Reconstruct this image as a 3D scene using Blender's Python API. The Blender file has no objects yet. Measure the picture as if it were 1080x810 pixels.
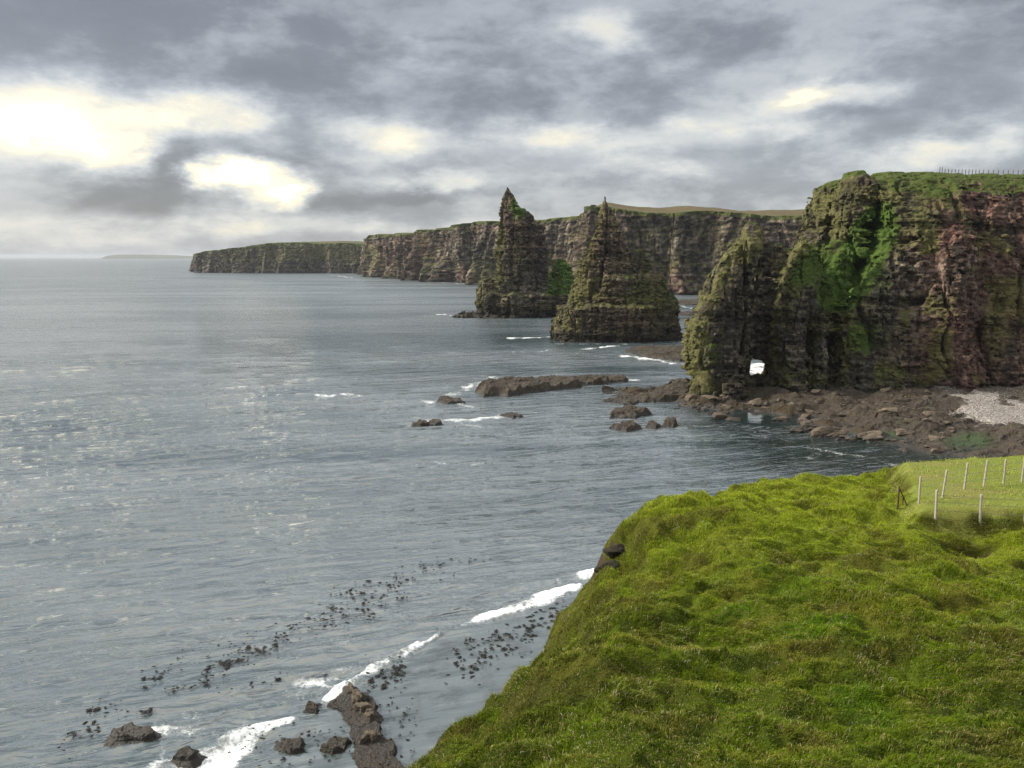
import bpy, math, random
import numpy as np
from math import radians as R
random.seed(7)
rng = np.random.default_rng(7)
F = np.float32
sc = bpy.context.scene
COL = sc.collection

# ------------------------------------------------------------------ camera and picture geometry
CAMZ, FPX = 38.0, 800.0
TH = math.atan(134 / FPX)
cam = bpy.data.cameras.new('camera'); co = bpy.data.objects.new('camera', cam); COL.objects.link(co)
co.location = (0, 0, CAMZ); co.rotation_euler = (R(90) - TH, 0, 0)
cam.sensor_width = 36; cam.lens = FPX / 1080 * 36
cam.clip_start = 0.5; cam.clip_end = 120000
sc.camera = co

def ray(px, py):
    u = (np.asarray(px, float) - 540) / FPX; v = (405 - np.asarray(py, float)) / FPX
    return u, math.cos(TH) + v * math.sin(TH), -math.sin(TH) + v * math.cos(TH)
def W(px, py, Y):
    u, d, e = ray(px, py); t = Y / d
    return u * t, CAMZ + e * t            # x, z of the point at distance Y
def G(px, py, z=0.0):
    u, d, e = ray(px, py); t = (z - CAMZ) / e
    return u * t, d * t                   # x, y of the point at height z

# ------------------------------------------------------------------ noise
U = np.uint32
def hsh(ix, iy, iz, s):
    n = ix.astype(np.int32).astype(U) * U(374761393) + iy.astype(np.int32).astype(U) * U(668265263) \
        + iz.astype(np.int32).astype(U) * U(2147483629) + U((s * 974634777 + 12345) & 0xffffffff)
    n ^= n >> U(15); n *= U(2246822519); n ^= n >> U(13); n *= U(3266489917); n ^= n >> U(16)
    return n.astype(F) * F(1 / 4294967296)
def noise(x, y, z, s=0):
    x = np.asarray(x, F); y = np.asarray(y, F); z = np.asarray(z, F)
    x, y, z = np.broadcast_arrays(x, y, z)
    x0 = np.floor(x); y0 = np.floor(y); z0 = np.floor(z)
    fx = x - x0; fy = y - y0; fz = z - z0
    fx = fx * fx * fx * (fx * (fx * 6 - 15) + 10); fy = fy * fy * fy * (fy * (fy * 6 - 15) + 10); fz = fz * fz * fz * (fz * (fz * 6 - 15) + 10)
    ix = x0.astype(np.int32); iy = y0.astype(np.int32); iz = z0.astype(np.int32)
    def l(a, b, t): return a + (b - a) * t
    def pl(k):
        return l(l(hsh(ix, iy, k, s), hsh(ix + 1, iy, k, s), fx), l(hsh(ix, iy + 1, k, s), hsh(ix + 1, iy + 1, k, s), fx), fy)
    return l(pl(iz), pl(iz + 1), fz) * 2 - 1
def fbm(x, y, z, s=0, o=4, g=0.5):
    r = 0; a = 1.0; n = 0; k = 1.0
    for i in range(o):
        r = r + a * noise(np.asarray(x) * k + i * 17.3, np.asarray(y) * k, np.asarray(z) * k, s + i); n += a; a *= g; k *= 2.03
    return r / n * 1.6
def sstep(a, b, x):
    t = np.clip((x - a) / (b - a), 0, 1); return t * t * (3 - 2 * t)

# ------------------------------------------------------------------ meshes
def mesh_np(name, verts, faces, mat, attrs=None, smooth=False, kind=None, label=None, cat=None, group=None, link=True):
    me = bpy.data.meshes.new(name)
    verts = np.ascontiguousarray(verts, F); faces = np.ascontiguousarray(faces, np.int32)
    k = faces.shape[1]
    me.vertices.add(len(verts)); me.vertices.foreach_set('co', verts.ravel())
    me.loops.add(faces.size); me.loops.foreach_set('vertex_index', faces.ravel())
    me.polygons.add(len(faces)); me.polygons.foreach_set('loop_start', np.arange(0, faces.size, k, dtype=np.int32))
    me.update(calc_edges=True)
    me.polygons.foreach_set('use_smooth', np.full(len(faces), smooth, bool))
    for a, v in (attrs or {}).items():
        v = np.ascontiguousarray(v, F)
        if v.ndim == 2:
            at = me.attributes.new(a, 'FLOAT_VECTOR', 'POINT'); at.data.foreach_set('vector', v.ravel())
        else:
            at = me.attributes.new(a, 'FLOAT', 'POINT'); at.data.foreach_set('value', v)
    if mat: me.materials.append(mat)
    o = bpy.data.objects.new(name, me)
    if link: COL.objects.link(o)
    return tag(o, kind, label, cat, group)
def tag(o, kind=None, label=None, cat=None, group=None):
    if kind: o['kind'] = kind
    if label: o['label'] = label
    if cat: o['category'] = cat
    if group: o['group'] = group
    return o
def grid_faces(nr, nc):
    i = np.arange(nr - 1)[:, None] * nc + np.arange(nc - 1)[None]
    return np.stack([i, i + 1, i + nc + 1, i + nc], -1).reshape(-1, 4)

def surface_nets(f, org, h):
    s = f > 0
    c = np.zeros(tuple(n - 1 for n in f.shape), np.uint8)
    for a in (0, 1):
        for b in (0, 1):
            for d in (0, 1):
                c += s[a:f.shape[0] - 1 + a, b:f.shape[1] - 1 + b, d:f.shape[2] - 1 + d]
    act = (c > 0) & (c < 8)
    I = np.argwhere(act); idx = np.full(act.shape, -1, np.int32); idx[act] = np.arange(len(I))
    cs = [(a, b, d) for a in (0, 1) for b in (0, 1) for d in (0, 1)]
    vals = [f[I[:, 0] + a, I[:, 1] + b, I[:, 2] + d] for a, b, d in cs]
    acc = np.zeros((len(I), 3), F); cnt = np.zeros(len(I), F)
    for m, p in enumerate(cs):
        for n, q in enumerate(cs):
            if n > m and sum(abs(np.subtract(p, q))) == 1:
                v0, v1 = vals[m], vals[n]; x = (v0 > 0) != (v1 > 0)
                t = np.where(x, v0 / np.where(x, v0 - v1, 1), 0)
                pt = np.array(p, F)[None] + t[:, None] * (np.array(q, F) - np.array(p, F))[None]
                acc += pt * x[:, None]; cnt += x
    V = np.array(org, F) + h * (I + acc / cnt[:, None])
    Q = []
    for ax in range(3):
        b, d = (ax + 1) % 3, (ax + 2) % 3
        lo = [slice(1, -1)] * 3; hi = [slice(1, -1)] * 3
        lo[ax] = slice(0, -1); hi[ax] = slice(1, None)
        s0 = s[tuple(lo)]; x = s0 != s[tuple(hi)]
        P = np.argwhere(x); fl = s0[x]
        P[:, b] += 1; P[:, d] += 1
        def at(db, dd):
            q = P.copy(); q[:, b] += db; q[:, d] += dd
            return idx[q[:, 0], q[:, 1], q[:, 2]]
        q = np.stack([at(-1, -1), at(0, -1), at(0, 0), at(-1, 0)], -1)
        q[~fl] = q[~fl][:, ::-1]
        Q.append(q)
    Q = np.concatenate(Q); Q = Q[(Q >= 0).all(1)]
    return V, Q, I

# ------------------------------------------------------------------ node helper
class NT:
    def __init__(s, tree): s.t = tree; s.n = tree.nodes; s.l = tree.links; s.n.clear()
    def new(s, typ, ins=None, **kw):
        nd = s.n.new(typ)
        for k, v in kw.items(): setattr(nd, k, v)
        for k, v in (ins or {}).items():
            if hasattr(v, 'is_linked') or hasattr(v, 'links'): s.l.new(v, nd.inputs[k])
            else: nd.inputs[k].default_value = v
        return nd
    def m(s, op, a, b=0.0, c=0.0, clamp=False):
        nd = s.n.new('ShaderNodeMath'); nd.operation = op; nd.use_clamp = clamp
        for i, v in enumerate((a, b, c)):
            if isinstance(v, (int, float)): nd.inputs[i].default_value = v
            else: s.l.new(v, nd.inputs[i])
        return nd.outputs[0]
    def rng(s, v, a, b, c=0.0, d=1.0, smooth=True):
        nd = s.n.new('ShaderNodeMapRange'); nd.interpolation_type = 'SMOOTHSTEP' if smooth else 'LINEAR'
        s.l.new(v, nd.inputs[0])
        for i, q in enumerate((a, b, c, d)): nd.inputs[i + 1].default_value = q
        return nd.outputs[0]
    def mix(s, f, a, b, mode='MIX'):
        nd = s.n.new('ShaderNodeMix'); nd.data_type = 'RGBA'; nd.blend_type = mode
        for i, v in ((0, f), (6, a), (7, b)):
            if isinstance(v, (int, float)): nd.inputs[i].default_value = v
            elif isinstance(v, tuple): nd.inputs[i].default_value = (*v, 1)
            else: s.l.new(v, nd.inputs[i])
        return nd.outputs[2]
    def attr(s, name):
        nd = s.n.new('ShaderNodeAttribute'); nd.attribute_name = name; return nd
    def noise(s, vec, scale, detail=4, rough=0.55, dist=0.0, typ='FBM'):
        nd = s.n.new('ShaderNodeTexNoise'); nd.inputs['Scale'].default_value = scale
        nd.inputs['Detail'].default_value = detail; nd.inputs['Roughness'].default_value = rough
        nd.inputs['Distortion'].default_value = dist
        if vec is not None: s.l.new(vec, nd.inputs['Vector'])
        return nd.outputs['Fac']
    def map(s, vec, scale=(1, 1, 1), rot=(0, 0, 0), loc=(0, 0, 0)):
        nd = s.n.new('ShaderNodeMapping'); s.l.new(vec, nd.inputs[0])
        nd.inputs[1].default_value = loc; nd.inputs[2].default_value = rot; nd.inputs[3].default_value = scale
        return nd.outputs[0]
    def rmap(s, vec, ang, scale):
        return s.map(s.map(vec, (1, 1, 1), (0, 0, -ang)), scale)
    def ramp(s, fac, stops, interp='LINEAR'):
        nd = s.n.new('ShaderNodeValToRGB'); cr = nd.color_ramp; cr.interpolation = interp
        while len(cr.elements) < len(stops): cr.elements.new(0.5)
        for e, (p, c) in zip(cr.elements, stops): e.position = p; e.color = (*c, 1)
        s.l.new(fac, nd.inputs[0]); return nd.outputs[0]
def material(name):
    m = bpy.data.materials.new(name); m.use_nodes = True; return m, NT(m.node_tree)
def finish(t, color, rough=0.9, height=None, bstr=0.5, bdist=0.3, spec=0.3, extra=None):
    ins = {'Base Color': color, 'Roughness': rough, 'Specular IOR Level': spec}
    if extra: ins.update(extra)
    p = t.new('ShaderNodeBsdfPrincipled', ins)
    if height is not None:
        b = t.new('ShaderNodeBump', {'Height': height, 'Strength': bstr, 'Distance': bdist}); t.l.new(b.outputs[0], p.inputs['Normal'])
    o = t.new('ShaderNodeOutputMaterial'); t.l.new(p.outputs[0], o.inputs[0]); return p

# ------------------------------------------------------------------ materials
def rock_mat(name, k=1.0, fine=1.0, wet_top=4.0, veg=1.0, ribs=0.0, gcol=((0.030, 0.055, 0.007), (0.080, 0.105, 0.016))):
    m, t = material(name)
    g = t.new('ShaderNodeNewGeometry'); P = g.outputs['Position']
    sx = t.new('ShaderNodeSeparateXYZ', {0: P})
    st = t.noise(t.map(P, (0.10 * fine, 0.10 * fine, 1.2 * fine)), 1.0, 5, 0.7, 0.3)
    blk = t.noise(t.map(P, (0.7 * fine, 0.7 * fine, 0.9 * fine)), 1.0, 7, 0.75)
    big = t.noise(P, 0.05 * fine, 3, 0.5)
    vert = t.noise(t.map(P, (0.6 * fine, 0.6 * fine, 0.05 * fine)), 1.0, 5, 0.65)
    f = t.m('ADD', t.m('MULTIPLY', st, 0.22 * (1 - ribs)), t.m('MULTIPLY', blk, 0.42))
    f = t.m('ADD', f, t.m('MULTIPLY', vert, 0.22 + 0.22 * ribs)); f = t.m('ADD', f, t.m('MULTIPLY', t.m('SUBTRACT', t.attr('bedding_or_reflection').outputs['Fac'], 0.5), 0.17))
    f = t.m('ADD', f, 0.07)
    c = t.ramp(f, [(0.39, (0.009 * k, 0.008 * k, 0.007 * k)), (0.46, (0.045 * k, 0.037 * k, 0.029 * k)), (0.535, (0.13 * k, 0.106 * k, 0.079 * k)), (0.62, (0.34 * k, 0.295 * k, 0.23 * k))])
    red = t.m('MULTIPLY', t.attr('tint').outputs['Fac'], t.rng(big, 0.35, 0.6, 0.45, 1.0), clamp=True)
    c = t.mix(red, c, t.ramp(f, [(0.39, (0.013, 0.009, 0.008)), (0.46, (0.080, 0.042, 0.033)), (0.54, (0.205, 0.108, 0.084)), (0.63, (0.40, 0.28, 0.22))]))
    # lichen and thin moss on weathered faces, running down in streaks
    up = t.new('ShaderNodeSeparateXYZ', {0: g.outputs['Normal']}).outputs[2]
    ln = t.m('ADD', t.m('MULTIPLY', vert, 0.35), t.m('ADD', t.m('MULTIPLY', big, 0.4), t.m('MULTIPLY', blk, 0.25)))
    ln = t.m('ADD', ln, t.m('ADD', t.m('MULTIPLY', t.attr('lichen').outputs['Fac'], 0.17), t.m('MULTIPLY', up, 0.06)))
    c = t.mix(t.m('MULTIPLY', t.rng(ln, 0.50, 0.66), 0.8 * veg), c, t.mix(blk, (0.020, 0.026, 0.008), (0.22, 0.21, 0.062)))
    stain = t.noise(t.map(P, (0.16 * fine, 0.16 * fine, 0.035 * fine)), 1.0, 5, 0.6, 0.4)
    c = t.mix(t.rng(stain, 0.47, 0.62, 0.0, 0.72), c, t.mix(blk, (0.008, 0.008, 0.007), (0.06, 0.052, 0.04)))
    # turf
    gn = t.noise(P, 1.1 * fine, 7, 0.75)
    gf = t.m('ADD', t.attr('grass').outputs['Fac'], t.m('MULTIPLY', t.m('SUBTRACT', gn, 0.5), 1.6))
    gf = t.m('ADD', gf, t.m('MULTIPLY', t.m('SUBTRACT', up, 0.3), 0.25))
    gv = t.mix(t.noise(P, 0.22 * fine, 4, 0.65), gcol[0], gcol[1])
    gv = t.mix(t.attr('moor').outputs['Fac'], gv, t.mix(big, (0.055, 0.05, 0.018), (0.14, 0.10, 0.048)))
    gv = t.mix(t.attr('lush').outputs['Fac'], gv, t.mix(gn, (0.028, 0.056, 0.008), (0.098, 0.165, 0.024)))
    gv = t.mix(t.rng(t.noise(P, 2.5 * fine, 4, 0.75), 0.5, 0.75, 0, 0.6), gv, (0.14, 0.125, 0.045))
    c = t.mix(t.rng(gf, 0.44, 0.62), c, gv)
    # tide zone: black lichen and weed above the water line
    wz = t.m('ADD', sx.outputs[2], t.m('MULTIPLY', t.m('SUBTRACT', t.noise(P, 0.12 * fine, 4), 0.5), wet_top * 1.6))
    wf = t.rng(wz, wet_top * 0.3, wet_top, 0.82, 0.0)
    c = t.mix(wf, c, (0.015, 0.013, 0.011))
    rough = t.m('SUBTRACT', 0.92, t.m('MULTIPLY', wf, 0.35))
    h = t.m('ADD', t.m('MULTIPLY', st, 0.4), t.m('ADD', t.m('MULTIPLY', blk, 1.0), t.m('MULTIPLY', t.noise(P, 2.2 * fine, 6, 0.75), 0.5)))
    finish(t, c, rough, h, 1.0, 0.9 / fine, 0.25)
    return m
M_ROCK = rock_mat('cliff_sandstone', k=0.95)
M_STACK = rock_mat('stack_sandstone', k=0.8, fine=0.8, wet_top=7.0, veg=0.9)
M_CAPE = rock_mat('cape_sandstone', k=0.75, fine=0.3, wet_top=8.0, veg=0.6, ribs=0.8, gcol=((0.040, 0.056, 0.013), (0.090, 0.105, 0.03)))
M_FAR = rock_mat('distant_sandstone', k=0.92, fine=0.3, wet_top=6.0, veg=0.85, ribs=0.8, gcol=((0.045, 0.055, 0.014), (0.105, 0.10, 0.034)))

def shore_mat(name, weed=0.0, dark=1.0):
    m, t = material(name)
    g = t.new('ShaderNodeNewGeometry'); P = g.outputs['Position']; z = t.new('ShaderNodeSeparateXYZ', {0: P}).outputs[2]
    a = t.noise(t.map(P, (0.5, 0.5, 2.2)), 1.0, 6, 0.7); b = t.noise(P, 3.0, 5, 0.7); big = t.noise(P, 0.12, 3)
    f = t.m('ADD', t.m('MULTIPLY', a, 0.6), t.m('MULTIPLY', b, 0.4))
    c = t.ramp(f, [(0.32, tuple(v * dark for v in (0.03, 0.024, 0.019))), (0.47, tuple(v * dark for v in (0.11, 0.083, 0.06))), (0.58, tuple(v * dark for v in (0.2, 0.158, 0.115))), (0.74, tuple(v * dark for v in (0.32, 0.27, 0.21)))])
    up = t.new('ShaderNodeSeparateXYZ', {0: g.outputs['Normal']}).outputs[2]
    c = t.mix(t.rng(t.m('ADD', big, t.m('MULTIPLY', t.m('SUBTRACT', b, 0.5), 0.6)), 0.5, 0.68, 0, 0.65), c, (0.028, 0.023, 0.014))
    wn = t.m('ADD', t.attr('weed').outputs['Fac'], t.m('MULTIPLY', t.m('SUBTRACT', b, 0.5), 1.2))
    c = t.mix(t.rng(wn, 0.4, 0.6), c, t.mix(a, (0.010, 0.007, 0.004), (0.055, 0.036, 0.014)))
    c = t.mix(t.rng(t.m('ADD', t.attr('algae').outputs['Fac'], t.m('MULTIPLY', t.m('SUBTRACT', b, 0.5), 1.3)), 0.45, 0.7), c, t.mix(a, (0.012, 0.022, 0.007), (0.045, 0.07, 0.022)))
    vo = t.new('ShaderNodeTexVoronoi', {'Vector': P, 'Scale': 2.6}, feature='F1')
    peb = t.mix(t.rng(vo.outputs['Distance'], 0.2, 0.75), t.mix(t.new('ShaderNodeSeparateColor', {0: vo.outputs['Color']}).outputs[0], (0.20, 0.18, 0.165), (0.35, 0.33, 0.31)), (0.11, 0.095, 0.085))
    pf = t.rng(t.m('ADD', t.attr('pebble').outputs['Fac'], t.m('MULTIPLY', t.m('SUBTRACT', b, 0.5), 0.8)), 0.4, 0.6)
    c = t.mix(pf, c, peb)
    wf = t.rng(t.m('ADD', z, t.m('MULTIPLY', t.m('SUBTRACT', a, 0.5), 1.0)), 0.1, 0.9, 0.85, 0)
    c = t.mix(wf, c, (0.015, 0.013, 0.011))
    finish(t, c, t.m('SUBTRACT', 0.85, t.m('MULTIPLY', wf, 0.5)), t.m('ADD', a, t.m('MULTIPLY', b, 0.7)), 0.8, 0.35, 0.35)
    return m
M_SHORE = shore_mat('shore_rock', dark=0.29)
M_BOULDER = shore_mat('boulder_rock', dark=0.66)

def sea_mat():
    m, t = material('sea_water')
    P = t.new('ShaderNodeNewGeometry').outputs['Position']
    calm = t.attr('calm').outputs['Fac']
    band = t.noise(t.rmap(P, 0.10, (0.004, 0.016, 0)), 1.0, 5, 0.6, 0.6)
    band2 = t.noise(t.rmap(P, 0.2, (0.016, 0.06, 0)), 1.0, 4, 0.6)
    amp = t.m('MULTIPLY', t.rng(t.m('ADD', t.m('MULTIPLY', band, 0.65), t.m('MULTIPLY', band2, 0.35)), 0.38, 0.60, 0.30, 1.15), t.m('MAXIMUM', t.m('SUBTRACT', 1.0, t.m('MULTIPLY', calm, 0.90)), 0.0))
    n1 = t.noise(t.rmap(P, 0.35, (0.16, 0.62, 0)), 1.0, 3, 0.5, 0.5)
    n2 = t.noise(t.rmap(P, 0.30, (0.8, 2.4, 0)), 1.0, 3, 0.55, 0.3)
    n3 = t.noise(t.rmap(P, 0.33, (0.05, 0.18, 0)), 1.0, 3, 0.5, 0.3)
    h = t.m('ADD', t.m('MULTIPLY', n1, 0.9), t.m('ADD', t.m('MULTIPLY', n2, 0.13), t.m('MULTIPLY', n3, 1.6)))
    bp = t.new('ShaderNodeBump', {'Height': h, 'Strength': amp, 'Distance': 1.25})
    shallow = t.attr('shallow').outputs['Fac']
    deep = t.mix(t.rng(band, 0.38, 0.62), (0.044, 0.064, 0.074), (0.098, 0.118, 0.133))
    deep = t.mix(t.attr('bedding_or_reflection').outputs['Fac'], deep, (0.016, 0.024, 0.024))  # dark cliff reflection painted into the water colour off the headland
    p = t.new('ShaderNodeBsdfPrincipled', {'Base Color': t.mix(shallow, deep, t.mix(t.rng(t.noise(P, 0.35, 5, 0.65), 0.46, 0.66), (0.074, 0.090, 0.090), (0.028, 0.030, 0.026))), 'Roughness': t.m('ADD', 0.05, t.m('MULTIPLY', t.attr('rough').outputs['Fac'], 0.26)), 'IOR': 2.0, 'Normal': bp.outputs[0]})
    fo = t.attr('foam').outputs['Fac']
    lace = t.noise(t.map(P, (1.0, 1.6, 0), (0, 0, 0.3)), 1.7, 8, 0.74, 1.4)
    cell = t.new('ShaderNodeTexVoronoi', {'Vector': P, 'Scale': 1.3}, feature='DISTANCE_TO_EDGE').outputs['Distance']
    ff = t.m('SUBTRACT', t.m('ADD', fo, t.m('MULTIPLY', t.m('SUBTRACT', lace, 0.5), 1.7)), t.m('MULTIPLY', cell, 0.35))
    ff = t.m('MULTIPLY', t.rng(ff, 0.36, 1.10), t.rng(fo, 0.02, 0.3))
    w = t.new('ShaderNodeBsdfPrincipled', {'Base Color': (0.72, 0.74, 0.75, 1), 'Roughness': 0.8, 'Specular IOR Level': 0.2})
    mx = t.new('ShaderNodeMixShader', {0: ff, 1: p.outputs[0], 2: w.outputs[0]})
    o = t.new('ShaderNodeOutputMaterial'); t.l.new(mx.outputs[0], o.inputs[0]); return m
M_SEA = sea_mat()

def turf_mat():
    m, t = material('turf')
    P = t.new('ShaderNodeNewGeometry').outputs['Position']
    col = t.attr('tone').outputs['Vector']
    f = t.noise(P, 9.0, 5, 0.75); f2 = t.noise(t.map(P, (30, 12, 12)), 1.0, 3, 0.7)
    c = t.mix(1.0, col, t.mix(t.m('ADD', t.m('MULTIPLY', f, 0.5), t.m('MULTIPLY', f2, 0.5)), (0.12, 0.12, 0.12), (0.95, 0.92, 0.8)), 'MULTIPLY')
    e = t.rng(t.m('ADD', t.attr('earth').outputs['Fac'], t.m('MULTIPLY', t.m('SUBTRACT', t.noise(P, 3.0, 5, 0.7), 0.5), 0.9)), 0.45, 0.6)
    c = t.mix(e, c, t.mix(f, (0.018, 0.012, 0.008), (0.075, 0.052, 0.034)))
    finish(t, c, 0.95, t.m('ADD', f, f2), 0.9, 0.08, 0.15); return m
M_TURF = turf_mat()
def blade_mat():
    m, t = material('grass_blade')
    c = t.attr('tone').outputs['Vector']
    d = t.new('ShaderNodeBsdfDiffuse', {0: c}); tr = t.new('ShaderNodeBsdfTranslucent', {0: c})
    mx = t.new('ShaderNodeMixShader', {0: 0.35, 1: d.outputs[0], 2: tr.outputs[0]})
    o = t.new('ShaderNodeOutputMaterial'); t.l.new(mx.outputs[0], o.inputs[0]); return m
M_BLADE = blade_mat()
def wood_mat(name, a, b):
    m, t = material(name)
    P = t.new('ShaderNodeTexCoord').outputs['Object']
    n = t.noise(t.map(P, (30, 30, 2.5)), 1.0, 5, 0.7)
    finish(t, t.mix(n, a, b), 0.85, n, 0.5, 0.01); return m
M_POST = wood_mat('weathered_timber', (0.16, 0.14, 0.11), (0.46, 0.42, 0.35))
M_DARKPOST = wood_mat('rusty_stake', (0.03, 0.016, 0.01), (0.09, 0.045, 0.03))
def plain(name, c, rough=0.6, metal=0.0):
    m, t = material(name)
    n = t.noise(t.new('ShaderNodeTexCoord').outputs['Object'], 6.0, 4, 0.6)
    finish(t, t.mix(n, tuple(v * 0.6 for v in c), tuple(min(1, v * 1.4) for v in c)), rough, None, extra={'Metallic': metal}); return m
M_WIRE = plain('galvanised_wire', (0.28, 0.28, 0.27), 0.5, 0.6)
M_KELP = plain('kelp', (0.006, 0.0045, 0.003), 0.75)

# ------------------------------------------------------------------ rock bodies
def rock_disp(x, y, z, s, sc_=1.0, blocky=1.0, lump=1.0, fiss=1.0):
    k = 1 / sc_
    wx = x + 1.5 * sc_ * noise(x * k / 6, y * k / 6, z * k / 9, s + 1); wy = y + 1.5 * sc_ * noise(x * k / 6, y * k / 6, z * k / 9, s + 2)
    wz = z + 0.7 * sc_ * noise(x * k / 16, y * k / 16, z * k / 30, s + 3) + 0.04 * x
    d = lump * (2.2 * sc_ * fbm(x * k / 12, y * k / 12, z * k / 26, s + 4, 3) - 0.1 * sc_)
    n = noise(wx * k / 9, wy * k / 9, z * k / 60, s + 8); d -= fiss * 4.2 * sc_ * np.clip(1 - np.abs(n) / 0.13, 0, 1)
    n = noise(wx * k / 3.6, wy * k / 3.6, z * k / 22, s + 18); d -= fiss * 2.0 * sc_ * np.clip(1 - np.abs(n) / 0.16, 0, 1)
    zero = np.zeros(1, np.int32)
    b0 = np.floor(wz * k / 2.6); d += blocky * 1.1 * sc_ * (hsh(b0, zero, zero, s + 9) - 0.5)
    b1 = np.floor(wz * k / 1.3)
    sh = hsh(b1, zero, zero, s + 10) * 5
    d += blocky * 1.6 * sc_ * (hsh(np.floor(wx * k / 2.3 + sh), np.floor(wy * k / 2.3 + sh * 1.7), b1, s + 11) - 0.5)
    b2 = np.floor(wz * k / 0.62)
    d += blocky * 1.0 * sc_ * (hsh(np.floor(wx * k / 1.05 + sh * 2), np.floor(wy * k / 1.05), b2, s + 12) - 0.5)
    return d
def loft(rows, Yc, ry, p=2.6, back=None):
    """profile rows (py, px left, px right) seen at distance Yc -> solid with its own thickness ry(z)"""
    rows = np.array(rows, float)
    z = np.array([W(540, r[0], Yc)[1] for r in rows]); xl = np.array([W(r[1], r[0], Yc)[0] for r in rows]); xr = np.array([W(r[2], r[0], Yc)[0] for r in rows])
    o = np.argsort(z); z, xl, xr = z[o], xl[o], xr[o]
    def f(x, y, zz):
        zq = zz + 1.3 * noise(x / 6, y / 6, 0, 900) + 0.5 * noise(x / 2, y / 2, 0, 901)
        l = np.interp(zq, z, xl).astype(F); r = np.interp(zq, z, xr).astype(F)
        c = (l + r) / 2; rx = np.maximum((r - l) / 2, 0.05)
        rr = (np.interp(zq, *ry) if isinstance(ry, tuple) else np.clip(rx * ry, 0.6, 40)).astype(F)
        q = (np.abs((x - c) / rx) ** p + np.abs((y - Yc) / rr) ** p) ** (1 / p)
        return np.minimum((1 - q) * np.minimum(rx, rr), z[-1] - zz + 0.4)
    return f
def build_rock(name, fun, lo, hi, h, seed, mat, paint, disp=None, amp=None, **tags):
    n = [int((q - p) / h) // 3 * 3 for p, q in zip(lo, hi)]
    ac = [(p + h * (3 * np.arange(k // 3) + 1)).astype(F) for p, k in zip(lo, n)]
    fc = np.array(np.broadcast_to(fun(ac[0][:, None, None], ac[1][None, :, None], ac[2][None, None, :]), [k // 3 for k in n]), dtype=F)
    near = np.abs(fc) < 6.0 + 2 * h
    f = fc
    for a in range(3): near = np.repeat(near, 3, a); f = np.repeat(f, 3, a)
    ax = [(p + h * np.arange(k)).astype(F) for p, k in zip(lo, n)]
    I = np.argwhere(near)
    x, y, z = (ax[i][I[:, i]] for i in range(3))
    d = (disp or rock_disp)(x, y, z, seed)
    if amp: d = d * amp(x, y, z)
    f[near] = fun(x, y, z) + d
    for a in range(3):      # close the body at the box
        q = [slice(None)] * 3
        q[a] = 0; f[tuple(q)] = -1; q[a] = -1; f[tuple(q)] = -1
    V, Q, I = surface_nets(f, lo, h)
    g = np.gradient(fc, 3 * h); J = np.minimum(I // 3, np.array(fc.shape) - 1)
    g = np.stack([q[J[:, 0], J[:, 1], J[:, 2]] for q in g], -1); g /= np.linalg.norm(g, axis=1, keepdims=True) + 1e-6
    at = paint(V[:, 0], V[:, 1], V[:, 2], -g)
    at['bedding_or_reflection'] = bed_tone(V[:, 0], V[:, 1], V[:, 2], seed)
    return mesh_np(name, V, Q, mat, at, **tags)
def bed_tone(x, y, z, s):
    zero = np.zeros(1, np.int32)
    wz = z + 0.7 * noise(x / 16, y / 16, z / 30, s + 3) + 0.04 * x
    wx = x + 1.3 * noise(x / 5, y / 5, z / 5, s + 1); wy = y + 1.3 * noise(x / 5, y / 5, z / 5, s + 2)
    b = np.floor(wz / 0.8); sh = hsh(b, zero, zero, s + 10) * 5
    return 0.45 * hsh(np.floor(wz / 1.7), zero, zero, s + 30) + 0.55 * hsh(np.floor(wx / 1.7 + sh), np.floor(wy / 1.7 + sh), b, s + 31)

# --- the sea stack on the left of the pair (farther one)
YL = 494.0
L_rows = [(198, 534.6, 535.6), (201.5, 533.6, 537.8), (206, 531, 542.5), (213.5, 528, 546.5), (223, 526.5, 554), (230, 524.5, 561), (237, 525, 564), (239.5, 525, 572), (250.5, 524.5, 576), (269, 522.5, 578), (292.5, 524.5, 578), (294.5, 510, 580), (300, 505, 582), (332, 503, 585), (345, 503, 587)]
lA = loft(L_rows, YL, (np.array([-5, 14, 16, 60, 72, 80]), np.array([17, 16, 11, 9, 5, 1.5])), 3.2)
lB = loft([(272, 588, 592), (279, 582, 600), (290, 577, 606), (305, 574, 609), (345, 566, 612)], YL + 6, (np.array([-5, 30, 40]), np.array([17, 7, 2.5])), 2.0)
lC = loft([(327.5, 486, 500), (332, 480, 580), (338, 476, 586), (345, 474, 586)], YL - 6, 0.4, 2.2)
def fl(x, y, z): return np.maximum(np.maximum(lA(x, y, z), lB(x, y, z)), lC(x, y, z))
def pl(x, y, z, n):
    gx, gz = W(594, 290, YL + 6)
    g = sstep(0.45, 0.8, n[:, 2]) * 0.42 * sstep(8, 16, z)
    m = sstep(0.0, 0.12, lB(x, y, z) + 2.0) * sstep(578, 584, 540 + x / y * 800 * 1.0) * sstep(4, 14, z)
    xt, zt = W(541, 220, YL)
    cap = np.exp(-((x - xt - 3) / 6) ** 2 - ((z - zt) / 7.5) ** 2) * sstep(-3, 3, (x - W(529, 210, YL)[0]) - (z - W(529, 210, YL)[1]) * -0.35)
    px = 540 + x / y * 811
    gf = sstep(574, 582, px) * sstep(10, 18, z) * sstep(44, 40, z)
    return {'grass': np.clip(g + 1.1 * np.maximum(gf, cap), 0, 1.2), 'lush': np.clip(np.maximum(gf, cap * 0.8), 0, 1), 'tint': 0.35 * sstep(25, 45, z) + 0 * x, 'lichen': sstep(0.2, 0.9, -n[:, 0]) * 1.1 + 0.3 * sstep(16, 10, z)}
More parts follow.
